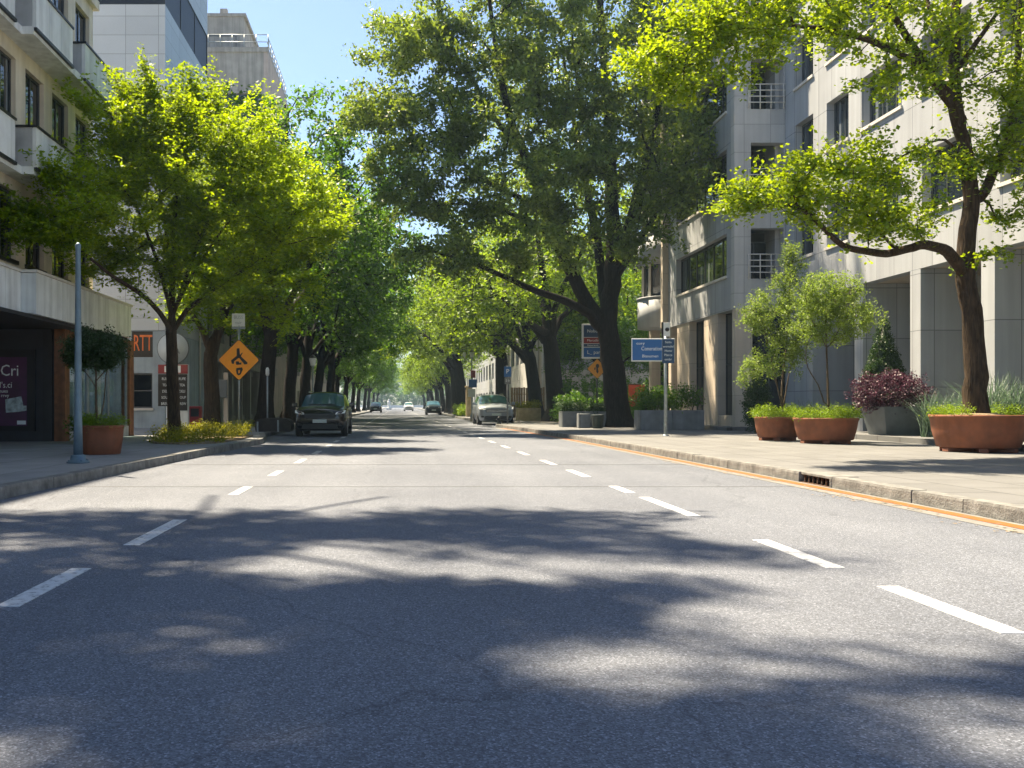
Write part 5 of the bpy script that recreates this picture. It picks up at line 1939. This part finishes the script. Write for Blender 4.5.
t = thing('utility_post', 'grey cabinet on a brown post behind the orange warning sign', 'cabinet', (-7.25, 37.5, .15))
mb = MB()
mb.box(-.09, .09, -.06, .06, 0, 2.4, .01)
mb.build('post', 'stone_warm', t)
mb = MB()
mb.box(-.36, .06, -.2, -.061, 1.35, 2.1, .02)
mb.build('box', 'planter_grey', t)
mb = MB()
mb.box(-.33, .03, -.208, -.2005, 1.38, 2.07)
mb.build('door', 'slate', t)

t = thing('menu_totem', 'shop totem with a pale disc above red-topped menu boards, behind the near lime tree', 'sign', (-9.5, 37.8, .15))
mb = MB()
mb.box(-.30, .62, -.12, .12, 0, 2.75, .01)
mb.build('pillar', 'balcony', t)
mb = MB()
mb.box(-.62, .62, -.16, -.121, 2.36, 2.74, .01)
mb.build('header', 'sign_red', t)
mb = MB()
mb.box(.1, .33, -.168, -.161, 2.40, 2.70)
mb.box(-.35, -.25, -.168, -.161, 2.42, 2.68)
mb.build('header_letters', 'letter_white', t)
for (x0, x1, z0, z1) in ((-.62, -.02, 1.0, 2.34), (.18, .60, .82, 2.34)):
    mb = MB()
    mb.box(x0, x1, -.16, -.125, z0, z1, .008)
    bd = mb.build('menu_board', 'sign_black', t)
    for k, s in enumerate(['RUFE', 'TEA', 'DELI', 'SOUP', 'BREW']):
        text(s, .16, 'letter_white', bd, ((x0 + x1) / 2, -.163, z1 - .2 - k * .26), sx=.8)
mb = MB()
mb.lathe([(.64, -.05), (.64, .05)], 0, 0, 40, mtx=Matrix.Translation((0, -.1, 3.42)) @ Matrix.Rotation(math.pi / 2, 4, 'X'))
dk = mb.build('disc', 'disc_grey', t)
mb = MB()
mb.lathe([(.64, -.051), (.67, -.05), (.67, .051), (.64, .052)], 0, 0, 40, cap=False, mtx=Matrix.Translation((0, -.1, 3.42)) @ Matrix.Rotation(math.pi / 2, 4, 'X'))
mb.build('disc_rim', 'slate', dk)
mb = MB()
mb.prism([(-.22, 3.12), (-.1, 3.16), (-.14, 3.3), (-.05, 3.34), (-.1, 3.6), (0, 3.9), (.1, 3.86), (.06, 3.5), (.22, 3.4), (.3, 3.2), (.24, 3.2), (.1, 3.34), (-.02, 3.2), (-.06, 3.06)], -.162, -.152)
mb.build('emblem', 'slate', dk)
mb = MB()
mb.box(-.05, .05, .0, .08, 2.74, 3.4)
mb.build('mast', 'dark_metal', t)

t = thing('news_box', 'small dark red cabinet on the pavement beside the menu totem', 'cabinet', (-8.85, 39.0, .15))
mb = MB()
mb.box(-.25, .25, -.2, .2, .1, 1.0, .03)
mb.build('body', 'red_box', t)
mb = MB()
for x in (-.2, .2):
    mb.box(x - .03, x + .03, -.17, .17, 0, .1)
mb.box(-.18, .18, -.212, -.201, .55, .9)
mb.build('window', 'dark_metal', t)

t = thing('stone_bench', 'low dark rounded bench block on the left pavement by the black SUV', 'bench', (-4.98, 35.8, .15))
mb = MB()
sec = [(-.42, 0), (-.45, .25), (-.42, .42), (-.34, .50), (-.2, .53), (.2, .53), (.34, .5), (.42, .42), (.45, .25), (.42, 0)]
mb.prism([(x * 1.6, z) for x, z in sec], -.55, .55)
mb.build('seat', 'bench', t)
mb = MB()
mb.box(.18, .24, -.62, -.552, .0, .46, .01)
mb.box(-.62, -.56, -.62, -.552, .0, .4, .01)
mb.build('bracket', 'grey_metal', t)

t = thing('parking_meter', 'slim pale post with a white cap behind the dark bench', 'parking meter', (-5.45, 37.0, .15))
mb = MB()
mb.tube([(0, 0, 0), (0, 0, 2.25)], .032, 8)
mb.build('post', 'grey_metal', t)
mb = MB()
mb.lathe([(.05, 2.25), (.075, 2.32), (.075, 2.5), (.05, 2.58), (.01, 2.6)], 0, 0, 12)
mb.build('head', 'sign_white', t)


def lantern(name, label, loc, h, group=None, m='grey_metal', signs=()):
    t = thing(name, label, 'street lamp', loc, 0, group)
    mb = MB()
    mb.lathe([(.12, 0), (.12, .3), (.06, .45), (.045, h - .5), (.08, h - .46), (.1, h - .4)], 0, 0, 12)
    mb.build('post', m, t)
    mb = MB()
    mb.lathe([(.12, h - .4), (.2, h - .05), (.16, h)], 0, 0, 8, smooth=False)
    mb.build('lantern', 'lamp_glass', t)
    mb = MB()
    mb.lathe([(.22, h + .001), (.10, h + .12), (.02, h + .2)], 0, 0, 8, smooth=False)
    mb.build('cap', 'dark_metal', t)
    return t


lantern('street_lamp', 'white lantern lamp post standing left behind the black SUV', (-4.75, 49.0, .15), 3.6)
t = lantern('street_lamp', 'ornate pale lamp post carrying red and blue plates left of the silver SUV', (5.35, 67.0, .15), 5.0)
for (x, z, w, h, m) in ((.1, 3.35, .34, .55, 'sign_red'), (.05, 2.65, .62, .6, 'sign_blue'), (-.02, 1.95, .55, .6, 'sign_white')):
    mb = MB()
    mb.box(x - w / 2, x + w / 2, -.12, -.09, z - h / 2, z + h / 2, .01)
    mb.build('sign_plate', m, t)
mb = MB()
for s in (-1, 1):
    mb.tube([(0, 0, 4.2), (s * .35, 0, 4.35), (s * .55, 0, 4.6)], .03, 6)
    mb.lathe([(.05, 4.6), (.14, 4.75), (.12, 4.95), (.03, 5.02)], s * .55, 0, 10)
mb.build('side_lamps', 'lamp_glass', t)

# ---------------------------------------------------------------- street furniture, right
t = thing('direction_sign', 'blue direction sign with white lettering on a grey pole in front of the long planter', 'sign', (9.0, 30.5, .15))
mb = MB()
mb.tube([(0, .0, 0), (0, .0, 3.72)], .055, 12)
mb.lathe([(.13, 0), (.13, .02), (.07, .05)], 0, 0, 12)
mb.build('pole', 'grey_metal', t)
mb = MB()
mb.box(-1.18, .28, -.10, -.075, 2.52, 3.30, .01)
mb.build('board_edge', 'sign_white', t)
mb = MB()
mb.box(-1.15, -.155, -.108, -.1005, 2.56, 3.26)
fc_ = mb.build('board_face', 'sign_blue', t)
mb = MB()
mb.box(-.145, .26, -.112, -.1005, 2.46, 3.27)
si = mb.build('side_panel', 'sign_navy', t)
text('cory', .13, 'letter_white', fc_, (-.88, -.111, 3.13), sx=1.2)
text('Coneration', .19, 'letter_white', fc_, (-.50, -.111, 2.95), sx=.80)
text('Blanumen', .14, 'letter_white', fc_, (-.55, -.111, 2.70), sx=1.0)
for k, s in enumerate(['Sarin', 'weredel', 'Hone', 'Plarce', 'ombr']):
    text(s, .11, 'letter_white', si, (.058, -.116, 3.17 - k * .145), sx=1.0)
t = thing('camera_plate', 'small white plate with a dark round mark above the blue direction sign', 'sign', (9.0, 30.42, 3.42))
mb = MB()
mb.box(-.10, .12, -.03, .0, .1, .56, .006)
mb.build('plate', 'sign_white', t)
mb = MB()
mb.lathe([(.07, -.006), (.07, .006)], 0, 0, 16, mtx=Matrix.Translation((.02, -.034, .33)) @ Matrix.Rotation(math.pi / 2, 4, 'X'))
mb.box(-.16, -.101, -.02, .04, .05, .58)
mb.build('mark', 'sign_black', t)

t = thing('direction_board', 'tall blue and red direction board left behind the great tree trunk', 'sign', (10.9, 46.0, .15))
mb = MB()
for x in (-.4, .0):
    mb.tube([(x, .06, 0), (x, .06, 5.2)], .06, 8)
mb.build('post', 'grey_metal', t)
mb = MB()
mb.box(-1.62, .12, -.04, .0, 3.42, 5.2, .02)
mb.build('board', 'sign_white', t)
for (z0, z1, m, tx, sz) in ((4.52, 5.12, 'sign_navy', 'Nobolattie', .23), (4.20, 4.49, 'sign_red', 'Marcelline', .17), (4.02, 4.17, 'sign_navy', 'Geaserenda', .12), (3.50, 3.98, 'sign_blue', 'L_ parkes', .26)):
    mb = MB()
    mb.box(-1.52, .04, -.05, -.0405, z0, z1)
    bd = mb.build('panel', m, t)
    text(tx, sz, 'letter_white', bd, (-1.35, -.053, (z0 + z1) / 2), align='LEFT')
diamond_sign('warning_sign', 'smaller weathered amber diamond sign in front of the direction board', (9.42, 43.0, .15), .47, 'sign_amber', 2.8, 'dark_metal', 1, 2.78)

t = thing('litter_bin', 'dark green tapered bin at the foot of the great tree', 'bin', (8.82, 40.2, .15))
mb = MB()
mb.lathe([(.20, 0), (.22, .02), (.285, .56), (.30, .57), (.30, .62), (.26, .62), (.24, .3)], 0, 0, 20)
mb.build('body', 'bin_green', t)
mb = MB()
for k in range(10):
    a = 2 * math.pi * k / 10
    mb.tube([(.222 * math.cos(a), .222 * math.sin(a), .03), (.286 * math.cos(a), .286 * math.sin(a), .55)], .012, 5)
mb.build('ribs', 'black_plastic', t)
t = thing('litter_bin', 'second dark bin with pale edge, just left of the tapered bin', 'bin', (8.42, 41.3, .15))
mb = MB()
mb.box(-.2, .28, -.22, .22, 0, .66, .03)
mb.build('body', 'slate', t)
mb = MB()
mb.box(-.27, -.201, -.22, .22, 0, .66, .01)
mb.build('edge', 'planter_grey', t)
t = thing('notice_board', 'orange-red notice board behind the great tree trunk', 'sign', (13.0, 49.4, .15))
mb = MB()
mb.box(-.45, .45, -.02, .02, .95, 2.15, .01)
mb.build('board', 'orange_board', t)
mb = MB()
for x in (-.35, .35):
    mb.box(x - .03, x + .03, .021, .08, 0, 2.1)
mb.box(-.47, .47, -.025, .025, 2.151, 2.2)
mb.build('frame', 'brown_wood', t)

t = thing('parking_sign', 'small blue parking plate over a grey plate on a post by the silver SUV', 'sign', (6.02, 50.4, .15))
mb = MB()
mb.tube([(0, 0, 0), (0, 0, 3.25)], .045, 8)
mb.build('post', 'planter_grey', t)
mb = MB()
mb.box(-.2, .2, -.08, -.05, 2.62, 3.2, .01)
pl = mb.build('plate', 'sign_blue', t)
text('P', .36, 'letter_white', pl, (0, -.083, 2.92))
mb = MB()
mb.box(-.17, .17, -.075, -.05, 2.22, 2.6, .01)
pl = mb.build('lower_plate', 'planter_grey', t)
text('2 h', .17, 'letter_white', pl, (0, -.078, 2.41))
t = thing('fire_hydrant', 'stubby dark hydrant on the pavement nose in front of the silver SUV', 'hydrant', (5.46, 49.6, .15))
mb = MB()
mb.lathe([(.13, 0), (.13, .04), (.09, .06), (.09, .28), (.11, .3), (.09, .36), (.03, .42)], 0, 0, 12)
mb.build('barrel', 'dark_metal', t)
mb = MB()
for a in (0, math.pi):
    mb.tube([(.08 * math.cos(a), 0, .22), (.16 * math.cos(a), 0, .22)], .04, 8)
mb.build('nozzle', 'dark_metal', t)
t = thing('stone_statue', 'pale slender statue on a plinth in the haze at the end of the street', 'statue', (-2.9, 235, 0))
mb = MB()
mb.box(-.7, .7, -.7, .7, 0, .5, .05)
mb.build('plinth', 'statue', t)
mb = MB()
mb.lathe([(.42, .5), (.36, 1.0), (.3, 1.5), (.42, 1.9), (.4, 2.1), (.13, 2.3), (.12, 2.35), (.19, 2.5), (.17, 2.68), (.05, 2.75)], 0, 0, 12)
mb.build('figure', 'statue', t)
t = thing('garden_wall', 'long pale low wall in the haze closing the far end of the street', 'wall', (0, 400, 0))
mb = MB()
mb.box(-30, 30, -.3, .3, 0, 1.0)
mb.build('wall', 'statue', t)
mb = MB()
mb.box(-30.1, 30.1, -.36, .36, 1.001, 1.12)
mb.build('coping', 'sill', t)


# ---------------------------------------------------------------- cars
def suv(label, loc, rotz, paint, group=None, detail=True, W=.94, cat='car', name='parked_car', Lk=1.0):
    """front of the car points to local -y"""
    t = thing(name, label, cat, loc, rotz, group)
    # stations front (y<0) to rear: y, bottom z, sill w, shoulder z/w, belt z/w, top z/w, crown z
    S = [(-2.36, .40, .62, .66, .66, .84, .60, .90, .45, .93),
         (-2.30, .30, .74, .64, .80, .90, .76, .98, .55, 1.01),
         (-2.14, .24, .84, .64, .90, .97, .86, 1.05, .62, 1.09),
         (-1.80, .22, .88, .66, .935, 1.02, .90, 1.10, .66, 1.145),
         (-1.25, .22, .90, .68, .94, 1.07, .905, 1.14, .68, 1.19),
         (-1.02, .22, .90, .70, .94, 1.09, .905, 1.16, .70, 1.21),
         (-.18, .22, .90, .72, .94, 1.10, .90, 1.60, .70, 1.665),
         (.10, .22, .90, .72, .94, 1.10, .90, 1.65, .70, 1.715),
         (.62, .22, .90, .72, .94, 1.11, .90, 1.66, .70, 1.73),
         (.72, .22, .90, .72, .94, 1.11, .90, 1.66, .70, 1.73),
         (1.40, .22, .90, .74, .94, 1.12, .90, 1.64, .69, 1.71),
         (1.50, .22, .90, .74, .94, 1.12, .90, 1.635, .69, 1.705),
         (2.00, .24, .90, .76, .93, 1.13, .885, 1.58, .66, 1.65),
         (2.28, .30, .86, .78, .90, 1.10, .85, 1.24, .68, 1.26),
         (2.36, .42, .74, .78, .80, 1.0, .72, 1.06, .5, 1.08)]
    k = W / .94
    rings = []
    for (y, zb, ws, zs, wsh, zbelt, wb, zt, wt, zc) in S:
        half = [(0, zb), (ws * .9, zb), (ws, zb + .12), (wsh, zs - .12), (wsh * 1.005, zs), (wsh * .985, (zs + zbelt) / 2), (wb, zbelt), (wt + (wb - wt) * .12 if zt - zbelt > .3 else (wb * .5 + wt * .5), zt - (.05 if zt - zbelt > .3 else .02)), (wt * .93, zt), (wt * .5, zc), (0, zc + .008)]
        rings.append([(x * k, y * Lk, z) for x, z in half] + [(-x * k, y * Lk, z) for x, z in half[-2:0:-1]])
    n = len(rings[0])
    v = [p for r_ in rings for p in r_]
    body, wind, side, rearw = [], [], [], []
    for i in range(len(rings) - 1):
        for j in range(n):
            q = (i * n + j, i * n + (j + 1) % n, (i + 1) * n + (j + 1) % n, (i + 1) * n + j)
            top = j in (8, 9, 10, 11)
            sd = j in (6, 13)
            if i == 5 and (top or j in (7, 12)):
                wind.append(q)
            elif i == 12 and top:
                rearw.append(q)
            elif sd and i in (6, 7, 9, 11, 10) and i not in (8,):
                side.append(q)
            else:
                body.append(q)
    body += [tuple(range(n - 1, -1, -1)), tuple((len(rings) - 1) * n + j for j in range(n))]

    def sub(faces, nm, m):
        idx = sorted({i for f in faces for i in f})
        mp = {a: b for b, a in enumerate(idx)}
        mb = MB()
        mb.add([v[i] for i in idx], [tuple(mp[i] for i in f) for f in faces], True)
        ob = mb.build(nm, m, t)
        return ob
    sub(body, 'body', paint)
    sub(wind, 'windscreen', 'car_glass')
    sub(side, 'side_windows', 'car_glass')
    sub(rearw, 'rear_window', 'car_glass')
    for sx in (-1, 1):
        for y in (-1.42, 1.42):
            ax = Matrix.Translation((sx * (.83) * k, y * Lk, .36)) @ Matrix.Rotation(math.pi / 2, 4, 'Y')
            mb = MB()
            mb.lathe([(.24, -.12), (.33, -.125), (.36, -.09), (.36, .09), (.33, .125), (.24, .12)], 0, 0, 26, mtx=ax)
            wh = mb.build('wheel', 'tyre', t)
            mb = MB()
            mb.lathe([(.235, -.128), (.235, .128)], 0, 0, 20, mtx=ax)
            rm = mb.build('rim', 'chrome' if paint != 'car_black' else 'grey_metal', wh)
            if detail:
                mb = MB()
                for a in range(5):
                    b = a * 2 * math.pi / 5
                    mb.box(.05, .2, -.05, .05, .1285 * 1, .131, 0, ax @ Matrix.Rotation(b + .3, 4, 'Z'))
                    mb.box(.05, .2, -.05, .05, -.131, -.1285, 0, ax @ Matrix.Rotation(b + .3, 4, 'Z'))
                mb.build('rim_slots', 'black_plastic', wh)
            mb = MB()
            mb.lathe([(.37, -.02), (.44, -.02), (.44, .02), (.37, .02)], 0, 0, 18, cap=False, a0=math.pi / 2, a1=math.pi * 1.5, mtx=Matrix.Translation((sx * .915 * k, y * Lk, .36)) @ Matrix.Rotation(math.pi / 2, 4, 'Y'))
            mb.build('wheel_arch', 'black_plastic', t)
    # front
    mb = MB()
    mb.prism([(-.52 * k, .70), (.52 * k, .70), (.60 * k, .80), (.54 * k, .88), (-.54 * k, .88), (-.60 * k, .80)], -2.405 * Lk, -2.33 * Lk)
    gr = mb.build('grille', 'black_plastic', t)
    mb = MB()
    for z in (.74, .79, .84):
        mb.box(-.53 * k, .53 * k, -2.415 * Lk, -2.4055 * Lk, z - .006, z + .006)
    mb.build('grille_bar', 'chrome' if paint == 'car_silver' else 'slate', gr)
    mb = MB()
    mb.prism([(-.66 * k, .30), (.66 * k, .30), (.60 * k, .50), (-.60 * k, .50)], -2.40 * Lk, -2.30 * Lk)
    mb.build('air_intake', 'black_plastic', t)
    mb = MB()
    mb.box(-.26, .26, -2.425 * Lk, -2.40 * Lk, .53, .66, .006)
    mb.build('plate', 'plate', t)
    for sx in (-1, 1):
        mb = MB()
        q = [(sx * .54 * k, -2.41, .84), (sx * .90 * k, -2.24, .90), (sx * .915 * k, -2.06, 1.01), (sx * .60 * k, -2.38, .93)]
        q = [(x, y * Lk, z) for x, y, z in q]
        mb.add(q + [(x * .97, y + .12, z) for x, y, z in q], [(0, 1, 2, 3), (4, 7, 6, 5), (0, 4, 5, 1), (1, 5, 6, 2), (2, 6, 7, 3), (3, 7, 4, 0)])
        mb.build('headlight', 'headlight', t)
        mb = MB()
        mb.box(sx * .62 * k, sx * .80 * k, -2.345 * Lk, -2.25 * Lk, .42, .52, .01)
        mb.build('fog_lamp', 'black_plastic', t)
        mb = MB()
        mb.box(sx * .97 * k, sx * 1.16 * k, -.95 * Lk, -.80 * Lk, 1.12, 1.29, .03)
        mb.box(sx * .88 * k, sx * .98 * k, -.89 * Lk, -.83 * Lk, 1.10, 1.15)
        mb.build('mirror', paint if detail else 'black_plastic', t)
        mb = MB()
        mb.box(sx * .70 * k, sx * .89 * k, 2.30 * Lk, 2.345 * Lk, .86, 1.02, .01)
        mb.build('tail_light', 'sign_red', t)
        if detail:
            mb = MB()
            for y in (-.1, .68, 1.45):
                mb.box(sx * .935 * k, sx * .955 * k, (y - .008) * Lk, (y + .008) * Lk, .38, 1.02)
            mb.build('door_seam', 'black_plastic', t)
            mb = MB()
            for y in (.5, 1.25):
                mb.box(sx * .945 * k, sx * .975 * k, (y - .1) * Lk, (y + .1) * Lk, .86, .89, .008)
            mb.build('door_handle', 'chrome', t)
            mb = MB()
            mb.tube([(sx * .60 * k, -.0 * Lk, 1.70), (sx * .61 * k, .2 * Lk, 1.735), (sx * .61 * k, 1.6 * Lk, 1.76), (sx * .59 * k, 1.8 * Lk, 1.69)], .02, 6)
            mb.build('roof_rail', 'chrome', t)
    mb = MB()
    mb.box(-.55 * k, -.05 * k, -1.02 * Lk, -.99 * Lk, 1.215, 1.235)
    mb.box(.0, .5 * k, -1.025 * Lk, -.995 * Lk, 1.22, 1.24)
    mb.build('wiper', 'black_plastic', t)
    return t


suv('black SUV parked at the left kerb facing the viewer', (-3.0, 36.0, 0), 0, 'car_black', W=.98)
suv('silver SUV parked in the bay at the right kerb facing the viewer', (5.72, 55.9, 0), 0, 'car_silver', W=.98).scale = (1.08, 1.08, 1.08)
suv('small dark car parked far down the left kerb', (-3.9, 146, 0), 0, 'car_black', detail=False)
suv('tiny white car far down the street by the right kerb', (1.7, 178, 0), 0, 'car_white', detail=False)
suv('small dark blue car parked far down the right kerb, beyond the silver SUV', (4.05, 110, 0), 0, 'car_blue', detail=False)

# ---------------------------------------------------------------- air
HAZE = 0.0004
if HAZE > 0:
    m, nd, lk, b = new_mat('haze_air')
    nd.remove(b)
    pv = N(nd, 'ShaderNodeVolumePrincipled')
    pv.inputs['Color'].default_value = (0.55, 0.78, 1.0, 1)
    pv.inputs['Density'].default_value = HAZE
    pv.inputs['Anisotropy'].default_value = 0.2
    lk.new(pv.outputs[0], nd['Material Output'].inputs['Volume'])
    mb = MB()
    mb.box(-75, 75, -30, 580, -1.1, 42)
    hz = mb.build('haze', m)
    hz['kind'] = 'stuff'
